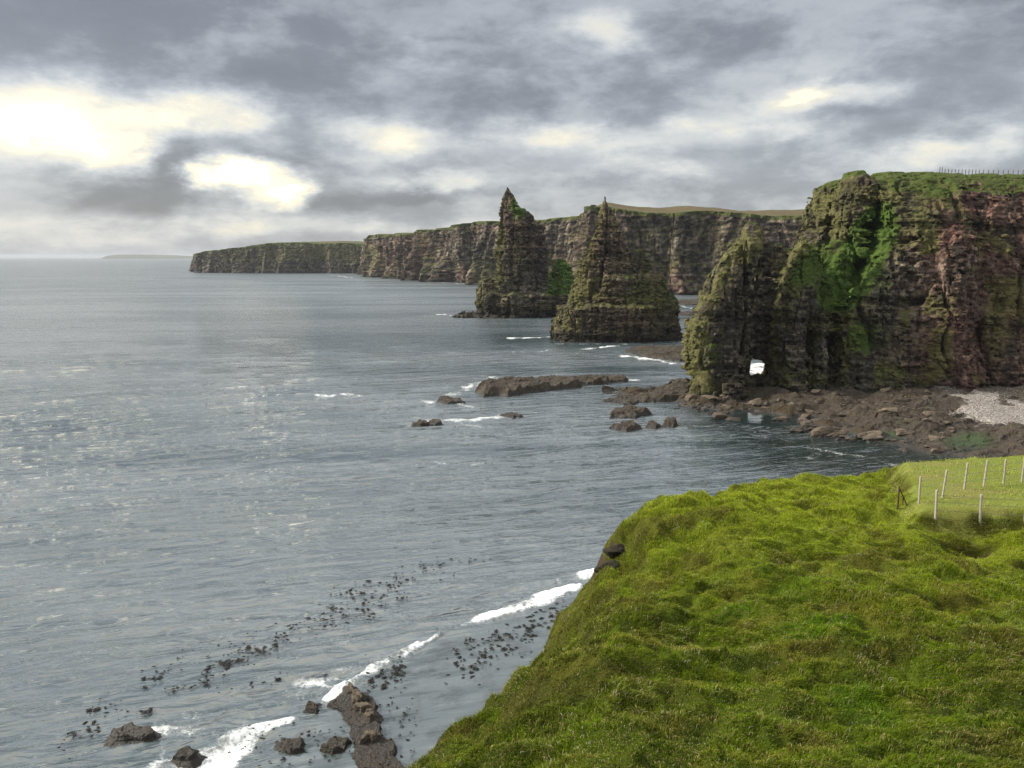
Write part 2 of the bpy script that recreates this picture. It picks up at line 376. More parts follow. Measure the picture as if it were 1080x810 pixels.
build_rock('sea_stack', fl, (-50, 468, -3), (54, 522, 84), 0.42, 11, M_STACK, pl, lambda x, y, z, s: rock_disp(x, y, z, s, 1.15) + 0.3,
           lambda x, y, z: np.clip((82 - z) / 20, 0.25, 1), label='tall sea stack with square shouldered tower, slanting grassy tip and green mound at its side', cat='sea stack')
# --- the pointed stack in front of it
YR = 354.0
R_rows = [(208, 637, 639), (212, 636.5, 640.5), (216, 636, 642.5), (218, 633, 643.5), (231.5, 631, 651), (242, 628, 655), (252.5, 624.5, 658), (263, 620, 661), (275.5, 617, 664.5), (293, 611, 666), (295.5, 611, 669), (317.5, 601, 672), (321, 599, 680), (323, 589, 690), (335, 584.5, 692), (356, 583, 694), (368, 584, 695)]
rA = loft(R_rows, YR, (np.array([-5, 15.5, 17, 28, 29.5, 50, 66]), np.array([15, 14, 10.5, 9.5, 7, 4.5, 0.6])), 3.0)
rB = loft([(269, 673, 676), (272, 667, 682), (282, 663, 688), (294, 660, 696), (305, 656, 702), (317, 652, 708), (326, 648, 714), (338, 640, 716), (368, 640, 719)], YR + 1, (np.array([-5, 15, 30, 37]), np.array([14, 11, 6, 1.5])), 2.6)
rC = loft([(356.5, 590, 716), (360, 583, 724), (368, 575, 730)], YR - 4, 0.24, 2.2)
def fr(x, y, z): return np.maximum(np.maximum(rA(x, y, z), rB(x, y, z)), rC(x, y, z))
def pr(x, y, z, n):
    px = 540 + x / y * 811
    g = sstep(0.35, 0.75, n[:, 2]) * (0.16 + 0.3 * sstep(-0.2, 0.5, noise(x / 5, y / 5, 0, 970))) * sstep(20, 30, z)
    sl = sstep(655, 668, px) * sstep(12, 20, z) * 0.24 + 0.25 * sstep(30, 26, z) * sstep(13, 17, z)
    return {'grass': np.clip(g + sl, 0, 1), 'lush': 0.12 + 0 * x, 'tint': 0.3 + 0.3 * sstep(30, 45, z), 'lichen': sstep(0.2, 0.9, -n[:, 0]) * 1.2 + 0.7 * sl + 0.25}
build_rock('sea_stack', fr, (12, 332, -3), (88, 376, 68), 0.30, 23, M_STACK, pr, lambda x, y, z, s: rock_disp(x, y, z, s, 0.85) + 0.25,
           lambda x, y, z: np.clip((68 - z) / 26, 0.12, 1), label='dark pyramid shaped sea stack with a needle sharp pinnacle, before the square shouldered stack', cat='sea stack')

# --- the headland with its arch
def lerp_rows(rows, Y, which):
    r = np.array(rows, float); z = np.array([W(540, a[0], Y)[1] for a in r]); x = np.array([W(a[1], a[0], Y)[0] for a in r]); o = np.argsort(z)
    return lambda zz: np.interp(zz, z[o], x[o]).astype(F)
dA = loft([(236, 792, 795), (240, 787, 799), (246, 781, 803), (259, 776, 806), (272, 766, 803), (285, 757, 796), (298, 748, 790), (324, 736, 786), (350, 730, 785), (375, 728, 786), (385, 725, 787), (392, 728, 784), (402, 730, 782), (414, 724, 784), (422, 720, 786)], 205, (np.array([-3, 25, 40, 46]), np.array([8, 7, 4.5, 1.2])), 2.7)
dB = loft([(239, 790, 799), (247, 783, 808), (257, 780, 816), (264, 778, 835), (285, 770, 860), (324, 760, 860), (420, 752, 860)], 216, (np.array([-3, 25, 40, 46]), np.array([5.5, 5, 3.5, 1.5])), 4)
dE = loft([(254, 842, 852), (262, 836, 858), (280, 826, 866), (300, 820, 868), (340, 814, 870), (380, 811, 871), (420, 805, 872)], 210, (np.array([-3, 15, 30, 42]), np.array([8, 8, 8, 4])), 2.3)
dN = loft([(182, 896, 905), (185, 893, 912), (192, 886, 920), (205, 881, 924), (220, 881, 920), (235, 881, 905), (262, 876, 900), (300, 868, 890)], 232, (np.array([0, 30, 45, 62]), np.array([11, 9, 8, 6])), 2.6)
dK = loft([(255, 880, 900), (290, 868, 896), (320, 858, 890), (360, 845, 876), (420, 838, 874)], 217, 0.9, 2.3)
mL = lerp_rows([(183, 915), (186, 893), (188, 880), (190, 873), (193, 867), (198, 861), (211, 855), (224, 850), (240, 846), (257, 840), (300, 836), (420, 834)], 240, 0)
gL = lerp_rows([(183, 952), (200, 956), (215, 957), (235, 954), (255, 949), (281, 936), (300, 918), (318, 902), (345, 888), (363, 880), (385, 868), (403, 860), (420, 854)], 212, 0)
hxl, hxr, hzb, hzt = W(789.5, 399, 211)[0], W(808.5, 399, 211)[0], W(800, 400, 211)[1], W(800, 379.5, 211)[1]
def zroof(x): return np.interp(x, [70, 84, 88, 93, 100, 108, 116, 130, 150, 200], [61.0, 61.6, 62.6, 63.2, 62.6, 62.8, 63.2, 62.6, 62.2, 62.4]).astype(F)
def fh(x, y, z):
    # main mass behind the gully: leaning face
    yf = np.interp(z, [-3, 0, 8, 20, 34, 45, 56, 64], [220, 221, 223, 226, 231, 235, 238, 241]).astype(F)
    roof = (zroof(x) - z) + np.clip((y - 245) * 0.012, 0, 3)
    edge = x - mL(z) * (y / 240) - np.clip(y - 244, 0, 60) * 0.08
    m = np.minimum(np.minimum((y - yf - np.clip(6 - edge, 0, 8) * 0.9) * 0.85, edge * 0.9), roof)
    # right mass: nearer face behind the diagonal ridge
    yg = (np.interp(z, [-3, 0, 10, 25, 40, 50, 56, 60, 64], [200, 202, 205.5, 209, 212.5, 216, 220, 226, 234]) + 0).astype(F)
    rec = 3.4 * np.exp(-((x - (112 - 0.1 * z)) / 7) ** 2) * sstep(50, 36, z) + 2.4 * np.exp(-((x - 131) / 4) ** 2) * sstep(62, 50, z) - 2.2 * np.exp(-((x - 122) / 5) ** 2) * sstep(55, 40, z)
    e2 = x - gL(z) * (np.maximum(y, 230) / 230)
    g = np.minimum(np.minimum((y - yg - rec - np.clip(5 - e2, 0, 6) * 0.6) * 0.9, e2 * 0.75), roof)
    f = np.maximum(m, g)
    for c in (dA, dB, dE, dN, dK): f = np.maximum(f, c(x, y, z))
    # dark slit caves at the foot
    for px, py, w_, h_, d_ in ((872, 398, 1.5, 17, 223), (842, 385, 1.0, 12, 215)):
        cx, cz = W(px, py, 212); q = ((x - cx - (z - cz) * 0.18) / w_) ** 2 + ((z - cz) / h_) ** 2
        f = np.minimum(f, np.maximum((np.sqrt(q) - 1) * w_, y - d_))
    # the arch
    cx = (hxl + hxr) / 2; hw = (hxr - hxl) / 2
    w_ = hw * np.clip(1.0 - 0.055 * np.clip(z - hzb - 2, 0, 9) ** 1.3, 0.05, 1)
    hole = np.minimum(np.minimum(w_ - np.abs(x - cx - (hzt - z) * 0.10 + 0.2 - (y - 211) * cx / 211), hzt - z - 0.25 * np.abs(x - cx) + 0.22 * np.clip(y - 211, 0, 30)), z - hzb)
    hole = np.minimum(hole, 24 - np.abs(y - 214))
    return np.minimum(f, -hole)
def amph(x, y, z):
    a = np.clip(1 - np.exp(-((x - 67) / 3.5) ** 2 - ((z - (hzb + hzt) / 2) / 4.5) ** 2), 0.12, 1)
    a = a * np.where((x < 75) & (z > 38), np.clip((50 - z) / 14, 0.3, 1), 1)
    return a * np.clip((zroof(x) - z + 1.0) / 5, 0.18, 1)
def ph(x, y, z, n):
    px = 540 + x / y * 811
    py = 271 - (z - CAMZ) / y * 800
    top = sstep(-1.6, -0.5, z - zroof(x)) * sstep(77, 84, x)
    slope = sstep(0.42, 0.75, n[:, 2]) * 0.58 * sstep(4, 9, z)
    # the lush gully between the nose of rock and the diagonal ridge, and the green benches to its left
    gc = np.interp(py, [215, 250, 300, 330], [925, 918, 893, 885]); gw = np.interp(py, [210, 240, 300, 335], [10, 28, 34, 16])
    gul = np.exp(-((px - gc) / gw) ** 4) * sstep(206, 226, py) * sstep(342, 315, py)
    b2 = np.exp(-(((px - 862) + (py - 275) * 0.55) / 28) ** 2 - ((py - 280) / 32) ** 2)
    b3 = 0.8 * np.exp(-((px - 915) / 26) ** 2 - ((py - 355) / 24) ** 2)
    b4 = 0.75 * np.exp(-((px - 985) / 28) ** 2 - ((py - 205) / 12) ** 2) + 0.5 * np.exp(-((px - 935) / 16) ** 2 - ((py - 300) / 14) ** 2)
    b5 = 0.62 * np.exp(-((px - 755) / 16) ** 2 - ((py - 372) / 30) ** 2) + 0.5 * np.exp(-((px - 835) / 14) ** 2 - ((py - 330) / 30) ** 2)
    gr = np.clip(np.maximum.reduce([top * 1.1, slope, gul * 1.15, b2, b3, b4, b5]) + 0.12 * np.exp(-((px - 980) / 60) ** 2 - ((py - 330) / 50) ** 2), 0, 1.2)
    lush = np.clip(gul * 1.1 + 0.7 * b2 + 0.5 * b3 + 0.15 * b4, 0, 1) * (1 - top)
    tint = np.clip(sstep(945, 1000, px) * 0.9 + 0.35 * np.exp(-((px - 900) / 18) ** 2 - ((py - 205) / 20) ** 2), 0, 1)
    li = sstep(0.1, 0.8, -n[:, 0]) * 0.9 * sstep(990, 940, px) - 0.35 * sstep(960, 1010, px) + 1.0 * sstep(0.05, 0.5, fbm(x / 9, y / 9, z / 14, 950, 4)) - 0.6 * sstep(0.1, 0.6, fbm(x / 7, y / 7, z / 16, 960, 3))
    return {'grass': gr, 'lush': lush, 'tint': tint, 'lichen': li}
build_rock('headland', fh, (42, 186, -3), (196, 290, 67), 0.36, 37, M_ROCK, ph, lambda x, y, z, s: rock_disp(x, y, z, s, 0.8, lump=0.9), amph, kind='structure',
           label='near headland of layered red and mossy rock with a small sea arch and a grassy flat top', cat='headland')

# ------------------------------------------------------------------ distant cliffs (bay wall and farther cape)
def curtain(name, base, top, inland, seed, label, mat, spur=10.0, lam=45.0, step=1.6, rows=64, tint=0.3, bench=0.0, guano=None, hill=None, batter=0.20, veg=0.0):
    """base: plan points (x, y); top: height at each; inland: direction the plateau runs"""
    B = np.array(base, float); d = np.r_[0, np.cumsum(np.hypot(*np.diff(B, axis=0).T))]
    s = np.arange(0, d[-1], step); x = np.interp(s, d, B[:, 0]); y = np.interp(s, d, B[:, 1]); zt = np.interp(s, d, np.array(top, float))
    k = 9; xs = np.convolve(np.pad(x, k, 'edge'), np.ones(2 * k + 1) / (2 * k + 1), 'valid'); ys = np.convolve(np.pad(y, k, 'edge'), np.ones(2 * k + 1) / (2 * k + 1), 'valid')
    tx, ty = np.gradient(xs), np.gradient(ys); L = np.hypot(tx, ty) + 1e-6; nx, ny = -ty / L, tx / L      # points inland
    if np.mean(nx * inland[0] + ny * inland[1]) < 0: nx, ny = -nx, -ny
    v = np.linspace(0, 1, rows)[:, None]
    zt = zt + 2.2 * fbm(s / 60, 0, 0, seed, 4)
    Z = -2 + (zt[None] + 2) * v
    S = np.broadcast_to(s[None], Z.shape)
    q = S + 7 * noise(S / 33, Z / 40, 0, seed + 20)
    rid = 1 - np.abs(fbm(q / lam, Z / 260, 0, seed + 5, 3))                      # spurs and gullies
    off = batter * Z + spur * (1.0 - rid) * 1.9 * (1.1 - 0.7 * v) - spur * 0.55 * (1 - v) * fbm(q / (lam * 0.45), Z / 150, 3, seed + 6, 3)
    off -= 7 * (1 - v) ** 5 * (0.4 + 0.6 * noise(S / 25, 0, 0, seed + 4))
    n = noise(q / 11, Z / 60, 5, seed + 7); off += 3.5 * np.clip(1 - np.abs(n) / 0.2, 0, 1)
    zero = np.zeros(1, np.int32)
    zz = Z + 2.0 * noise(S / 60, 0, 0, seed + 8)
    off += 1.6 * (hsh(np.floor(zz / 4.2), zero, zero, seed + 9) - 0.5) + 2.4 * (hsh(np.floor(q / 5), np.floor(zz / 2.6), zero, seed + 10) - 0.5)
    off += 2.2 * fbm(q / 9, Z / 9, 7, seed + 11, 3)
    X = x[None] + nx[None] * off; Y = y[None] + ny[None] * off
    # plateau rows
    dist = np.array([1.5, 4, 8, 14, 22, 35, 55, 85, 130, 200, 300])
    px_ = X[-1][None] + inland[0] * dist[:, None]; py_ = Y[-1][None] + inland[1] * dist[:, None]
    hz = hill(px_, py_) if hill else 0 * px_
    pz = zt[None] + 0.6 * np.sqrt(dist)[:, None] * 0.5 + hz + 0.4 * fbm(px_ / 50, py_ / 50, 0, seed + 12, 3) * sstep(0, 30, dist)[:, None]
    V = np.stack([np.r_[X, px_], np.r_[Y, py_], np.r_[Z, pz]], -1).reshape(-1, 3)
    nr = rows + len(dist)
    f = grid_faces(nr, len(s))
    P = V[f[:, 0]]; nrm = np.cross(V[f[:, 1]] - P, V[f[:, 3]] - P); mid = rows // 2 * len(s) + len(s) // 2
    if np.mean(nrm[: rows * (len(s) - 1) // 2] @ np.array([-np.mean(nx), -np.mean(ny), 0])) < 0: f = f[:, ::-1]
    gy = np.gradient(off, axis=0) / np.gradient(Z, axis=0)
    gs = np.clip(gy, -1, 3)
    gs = sstep(0.45, 1.2, gs) * 0.35
    gul = sstep(0.45, 0.9, (1 - rid)) * 0.3 * sstep(0.02, 0.3, np.broadcast_to(v, Z.shape))
    rim = sstep(zt[None] - 7, zt[None] - 1.0, Z) * 0.9
    gr = np.clip(np.maximum(gs + gul, rim) + veg, 0, 1.1)
    grass = np.r_[gr, np.full(px_.shape, 1.0)]
    moor = np.r_[np.zeros(Z.shape), np.broadcast_to(sstep(6, 60, dist)[:, None] * 1.0, px_.shape)]
    tin = np.r_[np.clip(tint * (0.6 + 0.9 * fbm(S / 60, Z / 40, 0, seed + 13, 2)), 0, 1), np.zeros(px_.shape)]
    li = np.r_[0.35 * fbm(S / 45, Z / 45, 0, seed + 14, 3), np.zeros(px_.shape)]
    if guano: li = li + np.r_[guano(S / d[-1], Z), np.zeros(px_.shape)]
    return mesh_np(name, V, f, mat, {'grass': grass.ravel(), 'lush': (np.r_[gr * 0.2, np.zeros(px_.shape)]).ravel(), 'tint': tin.ravel(), 'lichen': li.ravel(), 'moor': moor.ravel(), 'bedding_or_reflection': (0.5 + 0.5 * np.r_[fbm(S / 5, Z / 2.5, 2, seed + 15, 2), np.zeros(px_.shape)]).ravel()}, kind='structure', label=label, cat='cliff')
def bpt(px, Y): return ((px - 540) / 811 * Y, Y)
bay = [(377, 1800, 77), (375, 1640, 77), (372, 1530, 78), (377, 1490, 79), (398, 1380, 77), (420, 1280, 79), (450, 1170, 81), (464, 1110, 85), (500, 1060, 86), (540, 1030, 86), (575, 1010, 88), (597, 985, 89), (606, 965, 89), (612, 935, 89)]
curtain('cliff', [bpt(a, b) for a, b, c in bay], [c for a, b, c in bay], (0.35, 0.94), 51, 'long wall of ribbed sea cliffs running along the bay behind the tall stack', M_FAR, spur=26, lam=70, step=1.6, rows=70, tint=0.5, batter=0.26, veg=0.10)
wall = [(597, 1000, 88), (598, 900, 90), (600, 815, 91), (605, 785, 91), (640, 772, 90), (660, 768, 87), (700, 762, 84), (740, 758, 83), (790, 752, 82), (850, 745, 81), (960, 720, 81)]
curtain('cliff', [bpt(a, b) for a, b, c in wall], [c - 2 for a, b, c in wall], (0.12, 0.99), 77, 'high dark cliff wall under brown moorland, behind the pointed stack and the arch headland', M_FAR, spur=15, lam=52, step=1.2, rows=76, tint=0.4, batter=0.18, veg=0.10,
        hill=lambda x, y: 15 * sstep(775, 1020, y) * sstep(612, 640, 540 + x / y * 811))
cape = [(203, 2600, 44), (201, 2200, 45), (200, 1900, 46), (203, 1850, 47), (228, 1830, 56), (262, 1815, 66), (290, 1805, 71), (330, 1800, 72), (372, 1800, 70), (420, 1800, 68)]
curtain('cliff', [bpt(a, b) for a, b, c in cape], [c - 1 for a, b, c in cape], (0.25, 0.97), 91, 'low dark cape with a sloping green top beyond the ribbed cliffs', M_CAPE, spur=15, lam=80, step=2.2, rows=44, tint=0.0, veg=0.08,
        guano=lambda u, z: 1.6 * sstep(0.62, 0.75, u) * sstep(18, 40, z) * sstep(74, 60, z), hill=lambda x, y: 4 * sstep(1830, 2050, y) * sstep(-560, -420, x))
# small rock toe off the cape and the distant island
nI = 160; t_ = np.linspace(0, 1, nI); xi = (np.interp(t_, [0, 1], [103, 204]) - 540) / 811 * 15000
prof = 95 * sstep(0, 0.12, t_) * sstep(1.0, 0.80, t_) * (1 - 0.42 * sstep(0.25, 0.95, t_)) * (1 + 0.07 * fbm(t_ * 9, 0, 0, 5, 3))
Vi = np.concatenate([np.stack([xi, np.full(nI, 15000 + a), prof * b - 4], -1) for a, b in ((-150, 0), (0, 0.8), (350, 1.0), (1500, 0.9), (2300, 0))])
m_, t = material('island_heath'); nn = t.noise(t.new('ShaderNodeNewGeometry').outputs['Position'], 0.004, 4); finish(t, t.mix(nn, (0.04, 0.05, 0.03), (0.10, 0.09, 0.05)), 0.95)
mesh_np('island', Vi, grid_faces(5, nI), m_, kind='structure', label='faint low island on the horizon left of the cape', cat='island')

# ------------------------------------------------------------------ shore platform below the headland
SX0, SX1, SY0, SY1, SS = 26.0, 190.0, 126.0, 240.0, 0.33
sx = np.arange(SX0, SX1, SS); sy = np.arange(SY0, SY1, SS); XX, YY = np.meshgrid(sx, sy)
fx, fy = G(np.array([690, 705, 722, 750, 780, 820, 850, 880, 900, 930, 955, 985, 1020, 1080, 1250]), np.array([420, 424, 429, 434, 434, 438, 446, 455, 459, 464, 471, 480, 490, 505, 520]))
front = np.interp(XX, fx, fy) + 2.6 * fbm(XX / 5, YY / 5, 0, 3, 4)
ds = YY - front
hs = np.clip(ds * 0.06 - 0.15, -1.5, 2.0) + 1.3 * fbm(XX / 7, YY / 7, 0, 4, 4) * sstep(-6, 3, ds)
bedding_or_reflection = hs * 1.1 + 0.25 * fbm(XX / 9, YY / 9, 0, 6, 3)
q_ = XX * 0.09 + YY * 0.30 + 1.2 * fbm(XX / 14, YY / 14, 0, 9, 3)
hs = hs + 0.95 * (np.mod(q_, 1.0) - 0.45) * sstep(-3, 2, ds) + 0.75 * (hsh(np.floor(XX / 2.1 + noise(XX / 3, YY / 3, 0, 5)), np.floor(YY / 1.3 + noise(XX / 3, YY / 3, 0, 8)), np.zeros(1), 2) - 0.5) * sstep(-2, 4, ds)
px_s = 540 + XX / YY * 811; py_s = 271 + (CAMZ - 1) / YY * 800
pxn = px_s + 22 * fbm(XX / 4, YY / 4, 0, 14, 4); pyn = py_s + 7 * fbm(XX / 4, YY / 4, 3, 15, 4)
peb = sstep(1012, 1052, pxn) * sstep(459, 447, pyn - (px_s - 1040) * 0.15) * sstep(418, 430, pyn - sstep(1040, 1080, px_s) * 8)
peb = np.clip(peb + 0.45 * sstep(980, 1020, pxn) * sstep(434, 424, pyn), 0, 1)
hs = hs * (1 - 0.75 * peb) + peb * (0.3 + 0.045 * np.clip(ds, 0, 45)) 
hs = hs * (1 - 0.0)
pool = np.exp(-((XX - G(800, 440)[0]) / 7.0) ** 2 - ((YY - G(800, 441)[1]) / 9.0) ** 2)
hs = hs - 3.0 * sstep(0.35, 0.8, pool)
alg = 0.9 * np.exp(-((px_s - 955) / 22) ** 2 - ((py_s - 461) / 6) ** 2) + 0.85 * np.exp(-((px_s - 1040) / 40) ** 2 - ((py_s - 468) / 11) ** 2)
hs = np.where(alg > 0.2, hs * (1 - 0.75 * np.clip(alg, 0, 1)) + 0.25 * np.clip(alg, 0, 1), hs)
hs = np.where(ds < -6, -1.5, hs) - 7 * sstep(215, 221, YY) * sstep(93, 84, XX)
m_ = ds.ravel() * 0
mesh_np('shore', np.stack([XX, YY, hs], -1).reshape(-1, 3), grid_faces(len(sy), len(sx)), M_SHORE,
        {'pebble': peb.ravel(), 'algae': alg.ravel(), 'weed': ((0.44 + 0.2 * sstep(16, 0, ds) - 0.35 * sstep(0.2, 0.9, fbm(XX / 4, YY / 2.5, 0, 12, 4))) * (1 - peb) * (1 - np.clip(alg, 0, 1))).ravel()}, kind='structure', label='rocky foreshore with a pale pebble beach under the headland', cat='shore')

# ------------------------------------------------------------------ skerries and reefs: tilted slabs of bedded rock
def reef(name, pts, zmax, seed, label, dip=(0.05, 0.0), weed=0.0, res=0.3, n_bed=2.2, cat='rock', edge=1.6, group=None, rough=0.35, steep=None):
    """pts: outline in picture pixels at the water line"""
    P = np.array([G(a, b) for a, b in pts]); x0, y0 = P.min(0) - 2; x1, y1 = P.max(0) + 2
    gx = np.arange(x0, x1, res); gy = np.arange(y0, y1, res); X, Y = np.meshgrid(gx, gy)
    wx = X + edge * fbm(X / (3.2 * edge), Y / (3.2 * edge), 0, seed, 4); wy = Y + edge * fbm(X / (3.2 * edge), Y / (3.2 * edge), 4, seed + 1, 4)
    ins = np.zeros(X.shape, bool); dm = np.full(X.shape, 1e9)
    for (ax_, ay_), (bx_, by_) in zip(P, np.roll(P, -1, 0)):
        c = ((ay_ > wy) != (by_ > wy)) & (wx < (bx_ - ax_) * (wy - ay_) / (by_ - ay_ + 1e-9) + ax_); ins ^= c
        vx, vy = bx_ - ax_, by_ - ay_; tt = np.clip(((wx - ax_) * vx + (wy - ay_) * vy) / (vx * vx + vy * vy + 1e-9), 0, 1)
        dm = np.minimum(dm, np.hypot(wx - ax_ - tt * vx, wy - ay_ - tt * vy))
    sd = np.where(ins, dm, -dm)
    cx, cy = P.mean(0); steep = steep or (1.9 if res >= 0.25 else 3.5)
    zb = zmax * (0.9 if res < 0.15 else 1.0)
    body = zmax * (0.72 + dip[0] * (X - cx) + dip[1] * (Y - cy))
    body = body + rough * zmax * fbm(X / (zmax * 2.2 + 1), Y / (zmax * 2.2 + 1), 0, seed + 3, 4)
    lay = np.mod((Y * 0.95 + X * 0.22 + 0.9 * zmax * fbm(X / (4 * zmax + 1), Y / (4 * zmax + 1), 0, seed + 5, 2)) / (1.7 * zmax), 1.0)
    body = body + 0.55 * zmax * (lay - 0.5)
    bw = max(0.35, zmax * 0.8); nx_ = noise(X / bw / 2, Y / bw / 2, 0, seed + 7)
    body = body + 0.20 * zmax * (hsh(np.floor(X / bw / 1.6 + nx_), np.floor(Y / bw + nx_), np.zeros(1), seed + 8) - 0.5)
    st = zmax / 5; body = 0.45 * body + 0.55 * (np.floor(body / st) + sstep(0.25, 0.75, body / st - np.floor(body / st))) * st
    Z = np.where(sd > 0, np.minimum(body, sd * steep + 0.04), sd * 0.8) + 0.05 * zmax * noise(X / res / 2, Y / res / 2, 0, seed + 9) * (sd > 0)
    keep = (sd > -1.2).ravel()
    fc = grid_faces(len(gy), len(gx)); fc = fc[keep[fc].all(1)]
    us = np.unique(fc); mp = np.full(keep.size, -1); mp[us] = np.arange(len(us))
    V = np.stack([X, Y, np.maximum(Z, -1.0)], -1).reshape(-1, 3)[us]
    return mesh_np(name, V, mp[fc], M_SHORE, {'weed': (weed + 0.25 * sstep(0.8, 0.1, V[:, 2])).astype(F), 'algae': np.zeros(len(V)), 'pebble': np.zeros(len(V))}, label=label, cat=cat, group=group)
reef('skerry', [(500, 414), (512, 418), (535, 417.5), (570, 414), (590, 411), (612, 408), (640, 405), (662, 403), (668, 401), (640, 400), (600, 402), (560, 404), (530, 406), (512, 410)], 2.6, 101, 'long flat layered skerry lying alone in open water before the pointed stack', dip=(-0.012, 0.0), cat='skerry', edge=1.6, rough=0.25)
reef('skerry', [(636, 424), (655, 427), (690, 424), (716, 422), (735, 422), (740, 414), (720, 406), (704, 409), (692, 416), (668, 419), (650, 421)], 2.2, 113, 'low brown reef running out from the foot of the arch headland', cat='skerry', edge=2.0)
reef('skerry', [(660, 369), (668, 375), (690, 378), (715, 381), (735, 381), (735, 373), (720, 369), (690, 367), (668, 367)], 1.5, 127, 'flat reef awash between the pointed stack and the arch headland', cat='skerry', res=0.5, edge=2.2)
reef('skerry', [(686, 318), (720, 322), (742, 322), (742, 318), (715, 317.5)], 1.2, 131, 'thin dark reef in the channel below the moorland cliff', cat='skerry', res=0.8, edge=2.0)
reef('skerry', [(700, 331), (722, 333.5), (738, 333), (738, 330), (716, 330)], 1.2, 133, 'low tongue of rock behind the arch headland, past the pointed stack', cat='skerry', res=0.7, edge=2.0)
reef('rock', [(645, 441), (672, 442), (686, 438), (664, 434), (648, 435)], 1.7, 141, 'pale flat topped rock just off the reef at the headland foot', res=0.25)
reef('rock', [(646, 451), (662, 453), (680, 451), (672, 447), (655, 447)], 1.3, 143, 'low dark rock nearest the open water below the pale flat topped rock', res=0.25, edge=1.0)
reef('rock', [(681, 450), (692, 452), (698, 449), (688, 446)], 1.1, 147, 'small dark rock between the low dark rock and the rounded one', res=0.2, edge=0.7)
reef('rock', [(697, 449), (708, 451), (716, 448), (706, 444)], 1.4, 149, 'small rounded rock at the end of the row off the headland', res=0.2, edge=0.7)
reef('rock', [(459, 424), (475, 426.5), (490, 425), (480, 420.5), (466, 420)], 1.0, 151, 'low wave washed rock seaward of the long flat skerry', res=0.25, edge=0.9)
reef('rock', [(434, 448.5), (444, 450.5), (451, 448.5), (443, 445.5)], 0.9, 153, 'small black rock, outer one of a pair in open water', res=0.2, edge=0.6)
reef('rock', [(451, 447), (459, 448.5), (466, 446.5), (458, 444.5)], 0.7, 157, 'small black rock, inner one of a pair in open water', res=0.2, edge=0.6)
reef('rock', [(526, 439), (538, 441), (550, 439), (538, 436)], 0.6, 159, 'barely awash rock in the foam below the long flat skerry', res=0.25, edge=0.7)
reef('rock', [(115, 779), (124, 783), (150, 782), (167, 776), (160, 768), (142, 764), (124, 769), (116, 773)], 0.5, 161, 'flat brown rock washed by waves among the outer kelp', weed=0.1, rough=0.12, res=0.08, edge=0.5)
reef('rock', [(187, 799), (198, 803), (211, 799), (207, 791), (194, 790)], 0.45, 163, 'small smooth rock beside the broad white foam near the shore', res=0.07, edge=0.35)
reef('rock', [(294, 791), (304, 796), (318, 794), (323, 783), (310, 779), (297, 782)], 0.5, 167, 'lumpy weed topped rock in the calm water near the kelp ridge', weed=0.3, res=0.07, edge=0.4)
reef('rock', [(322, 748), (330, 751), (338, 748), (333, 742), (325, 743)], 0.7, 169, 'small weedy rock where the surf line breaks', weed=0.5, res=0.07, edge=0.35)
reef('rock', [(341, 789), (352, 794), (366, 792), (372, 784), (358, 781), (346, 783)], 0.6, 171, 'dark weed mound at the side of the kelp ridge', weed=0.8, res=0.07, edge=0.4)
reef('kelp_ridge', [(352, 745), (358, 755), (366, 764), (370, 774), (372, 788), (378, 800), (386, 815), (436, 815), (428, 803), (418, 790), (410, 780), (404, 768), (400, 754), (394, 741), (384, 733), (372, 731), (358, 737)], 0.34, 173, 'long rocky ridge smothered in brown weed below the grass bluff', weed=0.85, res=0.08, edge=0.7, cat='reef', rough=0.25)
for i, (a, b, w_, lab) in enumerate([(368, 731, 7, 'squarish bare boulder at the seaward tip of the weedy ridge'), (381, 752, 13, 'broad pale bare boulder on the middle of the weedy ridge'), (391, 760, 8, 'smaller flat boulder beside the broad pale boulder on the ridge'), (391, 784, 10, 'low brown boulder on the inshore end of the weedy ridge'), (378, 741, 8, 'thin bare slab behind the broad pale boulder on the ridge')]):
    o = reef('boulder', [(a - w_, b + 3), (a, b + 5), (a + w_, b + 2), (a + w_ * 0.7, b - 4), (a - w_ * 0.5, b - 4)], 0.6, 181 + i, lab, res=0.07, edge=0.35, cat='boulder', rough=0.2)
    o.location.z = 0.30; o.data.materials[0] = M_BOULDER

# ------------------------------------------------------------------ boulders strewn on the foreshore
def boulder_mesh(seed, flat):
    import bmesh
    bm = bmesh.new(); bmesh.ops.create_icosphere(bm, subdivisions=4, radius=1.0)
    v = np.array([p.co for p in bm.verts], F)
    r = np.ones(len(v), F)
    g = np.random.default_rng(seed)
    for k in range(11):                                   # cut planes: angular blocks
        n = g.normal(size=3); n /= np.linalg.norm(n); c = g.uniform(0.5, 0.85)
        dd = v @ n; r = np.minimum(r, np.where(dd > 1e-3, c / np.maximum(dd, 1e-3), 9))
    r = r + 0.10 * fbm(v[:, 0] * 2, v[:, 1] * 2, v[:, 2] * 2, seed, 4)
    v = v * r[:, None] * np.array([1, 0.8, flat])
    for p, c in zip(bm.verts, v): p.co = c
    me = bpy.data.meshes.new('boulder'); bm.to_mesh(me); bm.free(); me.materials.append(M_BOULDER)
    for nm in ('weed', 'algae', 'pebble'): me.attributes.new(nm, 'FLOAT', 'POINT')
    return me
BM = [boulder_mesh(300 + i, random.choice((0.38, 0.5, 0.62))) for i in range(9)]
def shore_h(x, y):
    i = int((y - SY0) / SS); j = int((x - SX0) / SS)
    return float(hs[min(max(i, 0), hs.shape[0] - 1), min(max(j, 0), hs.shape[1] - 1)])
